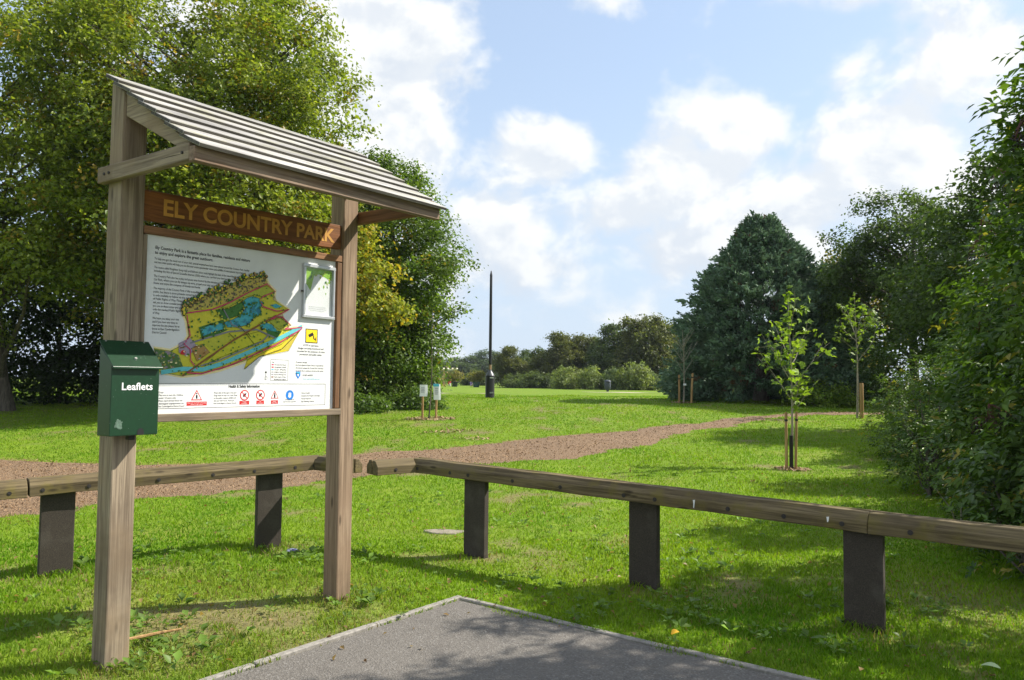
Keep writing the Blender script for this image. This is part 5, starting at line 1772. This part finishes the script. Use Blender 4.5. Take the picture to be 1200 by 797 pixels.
# dead pale sticks in the hedge foot
for (a, b_, r_, lb_) in (((4.55, 7.95, 0.15), (4.42, 7.85, 0.95), 0.010, 'upright pale dead twig at the hedge foot above the barrier rail'), ((4.30, 7.55, 0.20), (4.05, 7.5, 0.62), 0.007, 'short leaning pale dead twig at the hedge foot, left of the longer one')):
    a, b_ = Vector(a), Vector(b_)
    mb = MB()
    mb.tube([a, a.lerp(b_, 0.5) + Vector((0.03, 0, 0.02)), b_], [r_, r_ * 0.8, r_ * 0.4], 5)
    tag(mb.build('dead_twig', M['palebark'], None, smooth_on=True), lb_, 'twig', 'dead twigs at the hedge foot')


# --- young staked trees
def sapling(name, label, x, y, h, stems, nleaf, size, c0, c1, seed, lean=0.0, fork=1.0, bark='palebark', thick=0.022, spread=0.55, top_only=0.35):
    r_ = np.random.default_rng(seed)
    z0 = float(zg(x, y))
    root = empty(name, (x, y, z0), label, 'sapling')
    mb = MB()
    ends = []
    P = lambda f_: np.array([lean * f_ * h + 0.03 * math.sin(5 * f_), 0.02 * math.sin(7 * f_), f_ * h])
    mb.tube([P(f_) for f_ in np.linspace(-0.02, 1, 12)], [thick * (1 - 0.85 * f_) for f_ in np.linspace(0, 1, 12)], 7)
    lines = [[P(f_) for f_ in np.linspace(top_only + 0.1, 1, 14)]]
    for k in range(stems):
        f_ = r_.uniform(fork, 0.85)
        a = 2.4 * k + r_.uniform(-0.4, 0.4)
        s_ = P(f_)
        ln = h * r_.uniform(0.22, 0.42) * (1.15 - 0.6 * f_)
        up_ = r_.uniform(0.9, 1.5)
        d_ = np.array([math.cos(a), math.sin(a), up_])
        d_ /= np.linalg.norm(d_)
        pts_ = [s_ + d_ * ln * t_ + np.array([0, 0, 0.10 * ln * t_ * t_]) + r_.normal(0, 0.012, 3) * (t_ > 0) for t_ in np.linspace(0, 1, 6)]
        mb.tube(pts_, [thick * 0.42 * (1 - 0.75 * t_) for t_ in np.linspace(0, 1, 6)], 5)
        lines.append(pts_[1:])
        for _ in range(2):
            j = r_.integers(2, 5)
            d2 = d_ + r_.normal(0, 0.5, 3)
            d2 /= np.linalg.norm(d2)
            q = [pts_[j], pts_[j] + d2 * ln * 0.16, pts_[j] + d2 * ln * 0.34 + np.array([0, 0, 0.02])]
            mb.tube(q, [thick * 0.18, thick * 0.13, thick * 0.06], 4)
            lines.append(q[1:])
    mb.build('trunk', M[bark], root, smooth_on=True)
    if nleaf:
        w_ = np.array([len(l) for l in lines], float)
        ls = r_.choice(len(lines), nleaf, p=w_ / w_.sum())
        pos = np.array([lines[i][r_.integers(len(lines[i]))] for i in ls]) + r_.normal(0, 0.06, (nleaf, 3))
        nr = np.array([0, 0, 0.8]) + r_.normal(0, 0.6, (nleaf, 3))
        dr = r_.normal(0, 1, (nleaf, 3)) + np.array([0, 0, -0.5])
        dr = unit(dr)
        # three pointed lobes make each leaf
        Vs, Fs, Cs = [], [], []
        L_ = size * r_.uniform(0.6, 1.25, nleaf)
        t_ = r_.random(nleaf)[:, None]
        col = (np.array(c0)[None] * (1 - t_) + np.array(c1)[None] * t_) * r_.uniform(0.8, 1.2, nleaf)[:, None]
        nru = unit(nr)
        sd = unit(np.cross(nru, dr))
        b_ = 0
        for an, sc in ((0, 1.0), (0.85, 0.8), (-0.85, 0.8)):
            d2 = dr * math.cos(an) + sd * math.sin(an)
            V, F = leaf_rows(pos + d2 * (L_ * sc * 0.5)[:, None], nr, d2, L_ * sc, L_ * 0.55 * sc, 0.06)
            Vs.append(V)
            Fs.append(F + b_)
            b_ += len(V)
            Cs.append(np.repeat(col, 4, 0))
        link('leaves', mesh_np('leaves', np.concatenate(Vs), np.concatenate(Fs), M['leaf'], np.concatenate(Cs)), None, root)
    return root


def stake(label, x, y, h, r_=0.03, lean=(0, 0), band=True):
    root = empty('wooden_stake', G(x, y), label, 'stake', 'round stakes of the young trees')
    mb = MB()
    mb.tube([(0, 0, -0.2), (lean[0] * 0.5, lean[1] * 0.5, h * 0.5), (lean[0], lean[1], h - 0.015), (lean[0], lean[1], h)], [r_, r_ * 0.98, r_ * 0.97, r_ * 0.85], 12)
    mb.build('shaft', M['stake'], root, smooth_on=True)
    if band:
        mb = MB()
        f_ = 0.86
        mb.tube([(lean[0] * f_, lean[1] * f_, h * f_ - 0.02), (lean[0] * f_, lean[1] * f_, h * f_ + 0.02)], r_ * 1.12, 12)
        mb.build('rubber_band', M['black'], root)
    return root


LG0, LG1 = (0.17, 0.27, 0.025), (0.30, 0.42, 0.05)
sapling('maple_sapling', 'young leafy sapling between two stakes on the lawn, in front of the cypress', 5.10, 14.28, 3.2, 11, 200, 0.125, LG0, LG1, 91, fork=0.30, thick=0.026)
stake('left-hand stake of the pair at the leafy sapling in front of the cypress', 5.00, 14.25, 1.04, 0.026)
stake('right-hand stake of the pair at the leafy sapling in front of the cypress', 5.145, 14.20, 1.06, 0.024, (0.03, 0))
mb = MB()
mb.tube([(5.10, 14.28, float(zg(5.1, 14.28)) - 0.02), (5.098, 14.27, float(zg(5.1, 14.28)) + 0.62)], [0.036, 0.033], 10)
tag(mb.build('tree_guard', M['black'], None, smooth_on=True), 'black plastic guard round the foot of the leafy sapling', 'tree guard')
sapling('maple_sapling', 'slender leafy sapling with one short stake near the hedge', 11.0, 24.9, 3.9, 10, 170, 0.14, LG0, (0.27, 0.38, 0.045), 92, fork=0.32, thick=0.034)
stake('single thick stake at the slender sapling near the hedge', 11.08, 24.75, 1.12, 0.06, (0.0, 0), False)
sapling('bare_sapling', 'leafless pale sapling between two stakes at the left foot of the cypress', 7.02, 31.9, 3.0, 14, 0, 0.1, LG0, LG1, 93, fork=0.38, thick=0.040)
stake('left-hand stake of the pair at the leafless sapling by the cypress', 6.82, 31.8, 1.15, 0.045)
stake('right-hand stake of the pair at the leafless sapling by the cypress', 7.26, 31.6, 1.22, 0.045, (0.06, 0))
mb = MB()
mb.box(6.98, 7.10, 31.74, 31.76, float(zg(7, 31.8)) + 0.72, float(zg(7, 31.8)) + 0.80)
tag(mb.build('tree_tag', M['white'], None), 'small white tag on the leafless sapling by the cypress', 'tag')
sapling('thin_sapling', 'thin bare-stemmed sapling between two stakes with paper notices', -2.42, 23.0, 3.3, 0, 0, 0.10, (0.12, 0.16, 0.03), (0.24, 0.24, 0.05), 94, lean=0.03, fork=0.7, thick=0.024, bark='bark')
stake('left-hand stake of the pair with paper notices, by the dark bushy tree', -2.60, 22.92, 0.98, 0.033, (0.0, 0), False)
stake('right-hand stake of the pair with paper notices, by the dark bushy tree', -2.21, 22.94, 1.0, 0.033, (0.02, 0), False)
for k, (x, y, zt, h, w, lb_) in enumerate(((-2.575, 22.87, 1.0, 0.34, 0.23, 'white paper notice wrapped round the left stake by the dark bushy tree'), (-2.18, 22.89, 1.02, 0.46, 0.21, 'white paper notice with blue top edge on the right stake'))):
    root = empty('paper_notice', G(x, y, zt - h), lb_, 'paper notice', 'paper notices on the stakes')
    mb = MB()
    rings = []
    for zz in np.linspace(0, h, 5):
        wr = 0.01 * math.sin(9 * zz + k)
        rings.append([(-w / 2 + wr, 0.012, zz), (-w / 4, -0.012 + wr, zz), (w / 4, -0.016, zz), (w / 2 + wr, 0.01, zz), (w / 4, -0.008, zz), (-w / 4, -0.004 + wr, zz)])
    mb.tube_rings(rings)
    mb.build('sheet', M['white'], root)
    mb = MB()
    for q in range(4): mb.box(-w * 0.3, w * (0.12 + 0.05 * (q % 2)), -0.030, -0.028, h * (0.35 + 0.12 * q), h * (0.40 + 0.12 * q))
    mb.build('print', M['p_grey'], root)
    if k:
        mb = MB()
        mb.box(-w * 0.5, w * 0.3, -0.036, -0.031, h - 0.07, h + 0.01)
        mb.build('blue_edge', M['p_cyan'], root)
# mulch round the young trees
for (x, y, r_, n) in ((5.1, 14.25, 0.26, 220), (-2.4, 22.9, 0.6, 260), (-1.6, 20.0, 0.5, 90), (-0.9, 18.6, 0.35, 60), (7.0, 31.8, 0.4, 120)):
    a = rng.uniform(0, 6.283, n)
    q = r_ * np.sqrt(rng.random(n))
    o = chips('bark_mulch', x + np.cos(a) * q * 1.3, y + np.sin(a) * q * 0.8, np.full(n, 0.03 + 0.002 * y), None, ((0.24, 0.16, 0.09), (0.46, 0.34, 0.20)), 0.03)
    tag(o, 'brown bark mulch on bare earth in the lawn', 'bark mulch', kind='stuff')

# --- far tree line: one tree at a time
FT = [(-0.3, 92, 5.0, 1.9), (2.6, 96, 5.4, 2.1), (5.4, 90, 6.6, 2.4), (8.6, 92, 7.0, 2.5), (11.4, 87, 7.9, 2.6), (14.4, 84, 8.9, 2.9), (18.2, 89, 7.9, 2.6), (21.4, 92, 8.3, 2.9), (24.6, 88, 7.6, 2.9), (27.5, 90, 7.6, 3.6), (31.5, 92, 7.4, 3.6), (36, 94, 8.0, 4.0)]
FL = ['olive-brown tree at the left end of the far tree line by the lamp column', 'second tree from the left of the far tree line', 'third tree from the left of the far tree line', 'fourth tree from the left of the far tree line, olive-topped', 'fifth tree from the left of the far tree line',
      'tallest brownish tree in the middle of the far tree line', 'grey-green tree right of the tallest far tree', 'blue-green far tree just left of the cypress', 'far tree mostly hidden behind the leafless sapling', 'far tree hidden behind the cypress', 'far tree behind the right side of the cypress', 'far tree behind the right-hand hedge trees']
def shared_tree(name, label, x, y, sx, sz, proto, cat, group, rz, crown_name='crown', trunk_name='trunk'):
    """a far tree from a shared crown and trunk mesh, turned and sized to its place"""
    root = empty(name, G(x, y), label, cat, group, rz=rz)
    root.scale = (sx, sx, sz)
    link(crown_name, proto[0], None, root)
    link(trunk_name, proto[1], None, root)
    return root


def proto_tree(lobes, ncl, per, size, spread, cA, cB, trunk, nb, seed, inner, clump=None, top=None):
    V, F, C, cc = crown_leaves(lobes, ncl, per, size, spread, cA, cB, seed=seed, inner=inner, floor=0.1, clump=clump)
    me = mesh_np('far_crown', V, F, M['leaf'], C)
    mb = MB()
    limbs(mb, (0, 0, -0.15), (0, 0, top), trunk[0], trunk[1], cc, nb, seed)
    m2 = mb.mesh('far_trunk', smooth_on=True)
    m2.materials.append(M['bark'])
    return me, m2


PF = []
for k, (cA, cB) in enumerate((((0.062, 0.088, 0.022), (0.165, 0.170, 0.046)), ((0.048, 0.086, 0.024), (0.120, 0.165, 0.045)), ((0.046, 0.084, 0.034), (0.110, 0.155, 0.064)))):
    for v in range(2):
        r_ = np.random.default_rng(200 + k * 3 + v)
        j = lambda: float(r_.uniform(-0.35, 0.35))
        lobes = [(0, 0, 4.0, 2.5, 2.4, 2.9), (-1.5 + j(), -0.3 + j(), 2.6, 1.9, 1.8, 2.4), (1.6 + j(), j(), 2.5, 1.9, 1.8, 2.3), (j(), -1.3 + j(), 2.8, 1.9, 1.7, 2.5), (j(), 1.2 + j(), 2.9, 1.9, 1.7, 2.5), (0.7 * j(), j(), 5.6, 1.5, 1.5, 1.4)]
        PF.append(proto_tree(lobes, 900, 26, 0.25, 0.60, cA, cB, (0.16, 0.05), 20, 200 + k * 3 + v, 0.45, (7, 0.7), 5.0))
for k, (x, y, h, w) in enumerate(FT):
    ct = [0, 1, 0, 0, 1, 0, 2, 2, 1, 1, 1, 1][k]
    shared_tree('far_tree', FL[k], x, y, w / 2.55, h * 0.95 / 7.0, PF[ct * 2 + k % 2], 'tree', 'trees of the far tree line', 1.3 * k)
FBU = [(2.6, 84, 1.9, 1.6, 0), (5.4, 78, 2.3, 1.5, 1), (7.6, 76, 2.3, 1.5, 1), (9.6, 75, 2.1, 1.3, 2), (11.8, 74, 2.7, 1.5, 1), (13.6, 76, 1.7, 1.2, 2), (15.4, 73, 2.3, 1.4, 1), (17.3, 72, 2.1, 1.4, 3), (0.4, 86, 1.7, 1.4, 0), (-11.5, 118, 2.2, 2.0, 0), (-5.6, 120, 2.2, 2.2, 0)]
FBL = ['dark round bush right of the lamp column at the lawn edge', 'pale green bush in the middle of the far lawn edge', 'grey-green bush beside the pale green one, left of the litter bin', 'low bush straight behind the litter bin', 'tall yellow-green bush right of the litter bin', 'small dark bush between two yellowish ones on the far lawn edge', 'feathery pale bush left of the leafless sapling', 'rusty-tinged bush right behind the leafless sapling',
       'small dark bush just right of the lamp column', 'dark bush at the far lawn edge left of the potted trees', 'dark bush behind the seated person in purple']
PB = [proto_tree([(0, 0, 0.9, 1.4, 1.2, 1.1), (-0.9, -0.3, 0.6, 1.0, 0.9, 0.8), (0.9, -0.2, 0.65, 0.95, 0.9, 0.85)], 170, 34, 0.18, 0.38, cA, cB, (0.05, 0.02), 10, 240 + k, 0.2, None, 1.2)
      for k, (cA, cB) in enumerate((((0.060, 0.095, 0.030), (0.14, 0.18, 0.05)), ((0.13, 0.18, 0.05), (0.26, 0.30, 0.09)), ((0.085, 0.135, 0.055), (0.18, 0.23, 0.09)), ((0.14, 0.14, 0.05), (0.30, 0.25, 0.075))))]
for k, (x, y, h, w, ct) in enumerate(FBU):
    shared_tree('far_bush', FBL[k], x, y, w / 1.4, h / 2.0, PB[ct], 'bush', 'bushes along the far lawn edge', 0.9 * k, 'foliage', 'stems')
HT = [(-24, 230, 7.5, 6), (-15, 235, 8.5, 6), (-7, 240, 10.0, 6), (6, 245, 9, 7), (18, 240, 10, 7), (-36, 225, 8, 7), (-50, 220, 14, 8), (60, 200, 15, 9), (80, 190, 15, 9), (-70, 190, 15, 9)]
HL = ['hazy distant tree between the left trees and the lamp column, lower one', 'hazy distant tree seen over the pergola', 'tallest hazy distant tree just left of the lamp column', 'distant tree behind the left end of the far tree line', 'distant tree behind the middle of the far tree line', 'distant tree behind the edge of the bushy left tree', 'distant tree behind the left thicket', 'distant tree behind the right hedge', 'distant tree far behind the right hedge', 'distant tree far behind the left maples']
for k, (x, y, h, w) in enumerate(HT):
    shared_tree('distant_tree', HL[k], x, y, w / 2.3, h / 7.0, PF[2 + k % 4], 'tree', 'distant hazy trees', 1.7 * k)


# ------------------------------------------------------------------ lamp column, bin and what stands far off
x, y = -0.94, 34.0
col_ = empty('lamp_column', G(x, y), 'tall black lamp column without a lantern standing on the lawn', 'lamp column')
mb = MB()
mb.lathe([(0.20, -0.2), (0.20, 0.0), (0.203, 0.02), (0.198, 0.05), (0.196, 0.93), (0.192, 0.97)], 24)
base_ = mb.build('base', M['black'], col_, smooth_on=True)
mb = MB()
mb.lathe([(0.192, 0.9705), (0.15, 1.06), (0.10, 1.13), (0.062, 1.20), (0.058, 1.23)], 24)
mb.build('shoulder', M['gunmetal'] if 'gunmetal' in M else M.setdefault('gunmetal', plain('gunmetal_paint', (0.10, 0.105, 0.115), 0.4, 0.5)), col_, smooth_on=True)
mb = MB()
mb.lathe([(0.055, 1.2305), (0.056, 1.32), (0.052, 1.45)], 16)
mb.build('collar', plain('worn_collar', (0.30, 0.19, 0.10), 0.7, var=0.4, scale=12), col_, smooth_on=True)
mb = MB()
mb.lathe([(0.066, 1.4505), (0.066, 3.0), (0.060, 4.4), (0.057, 5.38), (0.040, 5.44), (0.028, 5.52), (0.010, 5.57)], 16)
mb.build('pole', M['black'], col_, smooth_on=True)
mb = MB()
mb.box(0.0, 0.155, -0.205, -0.150, 0.855, 0.895)
mb.build('label_strip', M['white'], base_)
mb = MB()
mb.box(0.0, 0.150, -0.206, -0.150, 0.20, 0.26)
mb.build('door_plate', M['p_grey'], base_)

x, y = 7.55, 61.4
bn = empty('litter_bin', G(x, y), 'dark grey litter bin on a short foot far out on the lawn', 'litter bin')
M['binp'] = plain('bin_plastic', (0.055, 0.065, 0.085), 0.55, var=0.15)
mb = MB()
mb.lathe([(0.10, -0.1), (0.10, 0.12), (0.16, 0.1205)], 16)
mb.build('foot', M['binp'], bn, smooth_on=True)
mb = MB()
mb.lathe([(0.16, 0.122), (0.235, 0.24), (0.255, 0.45), (0.255, 0.66), (0.245, 0.70)], 20)
mb.build('drum', M['binp'], bn, smooth_on=True)
mb = MB()
mb.lathe([(0.262, 0.705), (0.262, 0.80), (0.22, 0.87), (0.12, 0.91), (0.01, 0.92)], 20)
mb.build('hood', M['binp'], bn, smooth_on=True)
mb = MB()
mb.box(-0.13, 0.13, -0.275, -0.20, 0.715, 0.79)
mb.build('opening', M['black'], bn, bevel=0.01)

# timber pergola
pg = empty('pergola', G(-8.4, 105), 'small cream-topped timber pergola in the distance beside the bushy left tree', 'pergola')
M['pergola'] = wood('pergola_timber', (0.30, 0.19, 0.09), (0.48, 0.33, 0.18), 2, crack=0.2)
for px_ in (-0.75, 0.78):
    for py_ in (0, 1.6):
        mb = MB()
        mb.box(px_ - 0.07, px_ + 0.07, py_ - 0.07, py_ + 0.07, -0.1, 2.15)
        mb.build('post', M['pergola'], pg)
M['cream'] = plain('cream_paint', (0.75, 0.70, 0.58), 0.7)
for py_ in (-0.02, 1.62):
    mb = MB()
    mb.box(-1.0, 1.05, py_ - 0.05, py_ + 0.05, 2.155, 2.32)
    mb.build('beam', M['cream'], pg)
for k in range(4):
    mb = MB()
    mb.box(-0.9 + k * 0.6, -0.78 + k * 0.6, -0.35, 1.95, 2.325, 2.47)
    mb.build('rafter', M['cream'], pg)


# potted small trees
for k, (x, y, lb_) in enumerate(((-7.0, 96, 'yellow-green little tree in a dark tub near the pergola'), (-4.15, 92, 'yellow-green little tree in a green tub left of the lamp column'))):
    z = float(zg(x, y))
    root = tree('potted_tree', lb_, (x, y), [(x, y, z + 1.45, 1.0, 0.8, 0.65), (x - 0.5, y, z + 1.2, 0.6, 0.6, 0.45), (x + 0.5, y, z + 1.3, 0.6, 0.6, 0.45)], 60, 26, 0.16, 0.35, (0.13, 0.15, 0.03), (0.32, 0.27, 0.05), trunk=(0.05, 0.02), nb=14, seed=280 + k, cat='potted tree', group='potted trees on the far lawn', inner=0.2)
    mb = MB()
    mb.lathe([(0.30, -0.05), (0.34, 0.0), (0.42, 0.55), (0.45, 0.56), (0.45, 0.62), (0.36, 0.62)], 14)
    mb.build('tub', plain('tub_green', (0.05, 0.11, 0.08) if k else (0.03, 0.05, 0.035), 0.6), root, smooth_on=True)


# people sitting on the grass far away
def person(label, x, y, rz, shirt, legs, hair, armup=0.0):
    root = empty('person', G(x, y), label, 'person', rz=rz)
    #        x,    y,    z,   radius : sitting on the ground, knees drawn up, facing local -y
    J = {'hip': (0, 0.05, 0.13, 0.14), 'waist': (0, 0.10, 0.32, 0.125), 'chest': (0, 0.05, 0.52, 0.15), 'neck': (0, 0.0, 0.66, 0.06), 'jaw': (0, -0.02, 0.73, 0.075), 'head': (0, -0.02, 0.80, 0.095), 'crown': (0, 0.0, 0.87, 0.07)}
    E_ = [('hip', 'waist'), ('waist', 'chest'), ('chest', 'neck'), ('neck', 'jaw'), ('jaw', 'head'), ('head', 'crown')]
    for s_, n_ in ((-1, 'l'), (1, 'r')):
        J.update({n_ + 'thigh': (s_ * 0.10, -0.04, 0.13, 0.085), n_ + 'knee': (s_ * 0.13, -0.42, 0.40, 0.06), n_ + 'ankle': (s_ * 0.12, -0.55, 0.07, 0.042), n_ + 'toe': (s_ * 0.13, -0.74, 0.04, 0.035),
                  n_ + 'shoulder': (s_ * 0.19, 0.04, 0.58, 0.062), n_ + 'elbow': (s_ * 0.25, -0.12, 0.38, 0.045), n_ + 'wrist': (s_ * 0.16, -0.34, 0.42 + armup, 0.032), n_ + 'palm': (s_ * 0.14, -0.41, 0.43 + armup, 0.036)})
        E_ += [('hip', n_ + 'thigh'), (n_ + 'thigh', n_ + 'knee'), (n_ + 'knee', n_ + 'ankle'), (n_ + 'ankle', n_ + 'toe'), ('chest', n_ + 'shoulder'), (n_ + 'shoulder', n_ + 'elbow'), (n_ + 'elbow', n_ + 'wrist'), (n_ + 'wrist', n_ + 'palm')]
    keys = list(J)
    me = bpy.data.meshes.new('body')
    me.from_pydata([J[k][:3] for k in keys], [(keys.index(a), keys.index(b_)) for a, b_ in E_], [])
    ob = bpy.data.objects.new('body', me)
    COL.objects.link(ob)
    sk = ob.modifiers.new('skin', 'SKIN')
    for i, k in enumerate(keys):
        me.skin_vertices[0].data[i].radius = (J[k][3], J[k][3])
    me.skin_vertices[0].data[0].use_root = True
    sb = ob.modifiers.new('sub', 'SUBSURF')
    sb.levels = sb.render_levels = 1
    bpy.context.view_layer.update()
    dg = bpy.context.evaluated_depsgraph_get()
    m2 = bpy.data.meshes.new_from_object(ob.evaluated_get(dg))
    bpy.data.objects.remove(ob)
    m2.name = 'body'
    m2.materials.clear()
    for c_ in ((0.45, 0.27, 0.20), shirt, legs):
        m2.materials.append(plain('cloth', c_, 0.8, var=0.1))
    for p_ in m2.polygons:
        c_ = p_.center
        p_.material_index = 0 if (c_.z > 0.655 or (c_.y < -0.30 and c_.z > 0.36 and abs(c_.x) < 0.19 and c_.y < -0.36 and c_.z > 0.41 + armup)) else (1 if c_.z > 0.24 and c_.y > -0.30 and not (c_.y < -0.15 and c_.z < 0.34) else 2)
        p_.use_smooth = True
    o_b = link('body', m2, None, root)
    mb = MB()
    mb.lathe([(0.04, 0.76), (0.098, 0.78), (0.108, 0.83), (0.098, 0.89), (0.05, 0.925), (0.01, 0.93)], 14, (0, 0.022, 0))
    mb.build('hair', plain('hair', hair, 0.6), root, smooth_on=True)
    for s_ in (-1, 1):
        mb = MB()
        for f_ in range(4):
            b0 = Vector((s_ * 0.14 + (f_ - 1.5) * 0.017, -0.43, 0.43 + armup))
            mb.tube([b0, b0 + Vector((0, -0.035, -0.01)), b0 + Vector((0, -0.055 - 0.006 * (f_ % 3), -0.035))], [0.009, 0.008, 0.006], 6)
        b0 = Vector((s_ * 0.14 - s_ * 0.034, -0.40, 0.43 + armup))
        mb.tube([b0, b0 + Vector((-s_ * 0.02, -0.025, 0)), b0 + Vector((-s_ * 0.02, -0.05, -0.015))], [0.010, 0.009, 0.007], 6)
        mb.build('fingers', m2.materials[0], root, smooth_on=True)
    mb = MB()
    mb.tube([(0, -0.105, 0.80), (0, -0.128, 0.775), (0, -0.108, 0.765)], [0.008, 0.014, 0.010], 6)
    mb.build('nose', m2.materials[0], root, smooth_on=True)
    mb = MB()
    for s_ in (-1, 1): mb.lathe([(0.002, 0.798), (0.012, 0.806), (0.012, 0.812), (0.002, 0.820)], 8, (s_ * 0.036, -0.103, 0))
    mb.build('eyes', M['black'], root)
    return root


person('person in red sitting on the grass under the pergola', -7.9, 99.5, 0.5, (0.55, 0.02, 0.03), (0.65, 0.62, 0.60), (0.05, 0.03, 0.02), 0.05)
person('person in dark purple top and pale legs sitting left of the lamp column', -5.0, 96.5, 0.9, (0.10, 0.08, 0.20), (0.55, 0.42, 0.60), (0.06, 0.05, 0.06))

# ------------------------------------------------------------------ small things on the ground
mb = MB()
aa = np.linspace(0, 2 * math.pi, 15)[:-1]
z = float(zg(-0.75, 8.4))
mb.prism([(-0.70 + 0.21 * (1 + 0.16 * math.sin(3 * a) + 0.08 * math.sin(5 * a)) * math.cos(a), 8.40 + 0.13 * (1 + 0.2 * math.cos(2 * a + 1)) * math.sin(a), z - 0.03) for a in aa], (0, 0, 0), (0, 0, 0.046))
tag(mb.build('flat_stone', M['slab'], None, bevel=0.008), 'pale flat stone sunk in the grass behind the corner of the barrier', 'stone')


def crumple(name, label, x, y, s_, c_, seed, cat='litter', dz=0.03):
    r_ = np.random.default_rng(seed)
    bm = bmesh.new()
    bmesh.ops.create_icosphere(bm, subdivisions=3, radius=1)
    for v_ in bm.verts:
        k = 0.65 + 0.5 * float(vnoise(np.array([v_.co.x * 2 + 7]), np.array([v_.co.y * 2 + v_.co.z * 3 + 7]), 1.3, seed)[0]) + r_.normal(0, 0.07)
        v_.co = Vector((v_.co.x * s_ * 1.3 * k, v_.co.y * s_ * 0.8 * k, v_.co.z * s_ * 0.5 * k))
    me = bpy.data.meshes.new(name)
    bm.to_mesh(me)
    bm.free()
    o = link(name, me, c_)
    o.location = G(x, y, dz)
    return tag(o, label, cat)


crumple('crumpled_wrapper', 'crumpled lilac and white wrapper beside the left barrier post nearest the sign', -2.0, 7.27, 0.042, speck('wrapper_print', (0.45, 0.40, 0.70), (0.75, 0.75, 0.80), (0.20, 0.16, 0.45), 40), 5)
crumple('crumpled_wrapper', 'crumpled grey wrapper in the grass at the left edge of the picture', -4.18, 6.40, 0.045, speck('grey_wrapper', (0.22, 0.22, 0.24), (0.42, 0.42, 0.44), (0.10, 0.10, 0.12), 40), 6)


def single_leaf(label, x, y, L_, w_, c_, rz, dz=0.05):
    me_m = MB()
    n = 7
    vs, fs = [], []
    for i in range(n):
        f_ = i / (n - 1)
        hw = w_ / 2 * math.sin(math.pi * min(1, f_ * 0.92 + 0.04)) ** 0.8
        z_ = 0.012 * math.sin(f_ * 3)
        vs += [(f_ * L_, -hw, z_ + hw * 0.3), (f_ * L_, 0, z_), (f_ * L_, hw, z_ + hw * 0.3)]
    for i in range(n - 1):
        for j in range(2):
            a = i * 3 + j
            fs.append((a, a + 1, a + 4, a + 3))
    me_m.add(vs, fs)
    o = me_m.build('fallen_leaf', plain('leaf_single', c_, 0.5), None, smooth_on=True)
    o.location = G(x, y, dz)
    o.rotation_euler = (0.2, -0.1, rz)
    tag(o, label, 'leaf')


single_leaf('bright yellow fallen leaf lying by the kerb', 1.0, 4.90, 0.06, 0.045, (0.75, 0.42, 0.01), 0.4)
single_leaf('pale green fallen leaf in the grass at the bottom right', 2.62, 4.42, 0.10, 0.045, (0.36, 0.45, 0.22), -0.9)
mb = MB()
p_ = [(-2.42, 4.62), (-2.30, 4.66), (-2.12, 4.80), (-2.0, 4.85)]
mb.tube([(a, b_, 0.04 + 0.01 * i) for i, (a, b_) in enumerate(p_)], [0.010, 0.012, 0.010, 0.006], 7)
tag(mb.build('fallen_stick', M['stake'], None, smooth_on=True), 'thin pale stick lying in the grass near the left sign post', 'stick')


# ------------------------------------------------------------------ thin air that greys the far trees
mt = bpy.data.materials.new('haze')
mt.use_nodes = True
nt = mt.node_tree
nt.nodes.clear()
o_ = nt.nodes.new('ShaderNodeOutputMaterial')
pvn = nt.nodes.new('ShaderNodeVolumePrincipled')
pvn.inputs['Color'].default_value = (0.80, 0.88, 1.0, 1)
pvn.inputs['Density'].default_value = 0.0002
pvn.inputs['Anisotropy'].default_value = 0.2
nt.links.new(pvn.outputs[0], o_.inputs['Volume'])
mb = MB()
mb.box(-905, 905, -105, 1405, -1.0, 19.0)
hz = mb.build('haze', mt)
tag(hz, 'thin pale haze in the air over the park', 'haze', kind='stuff')
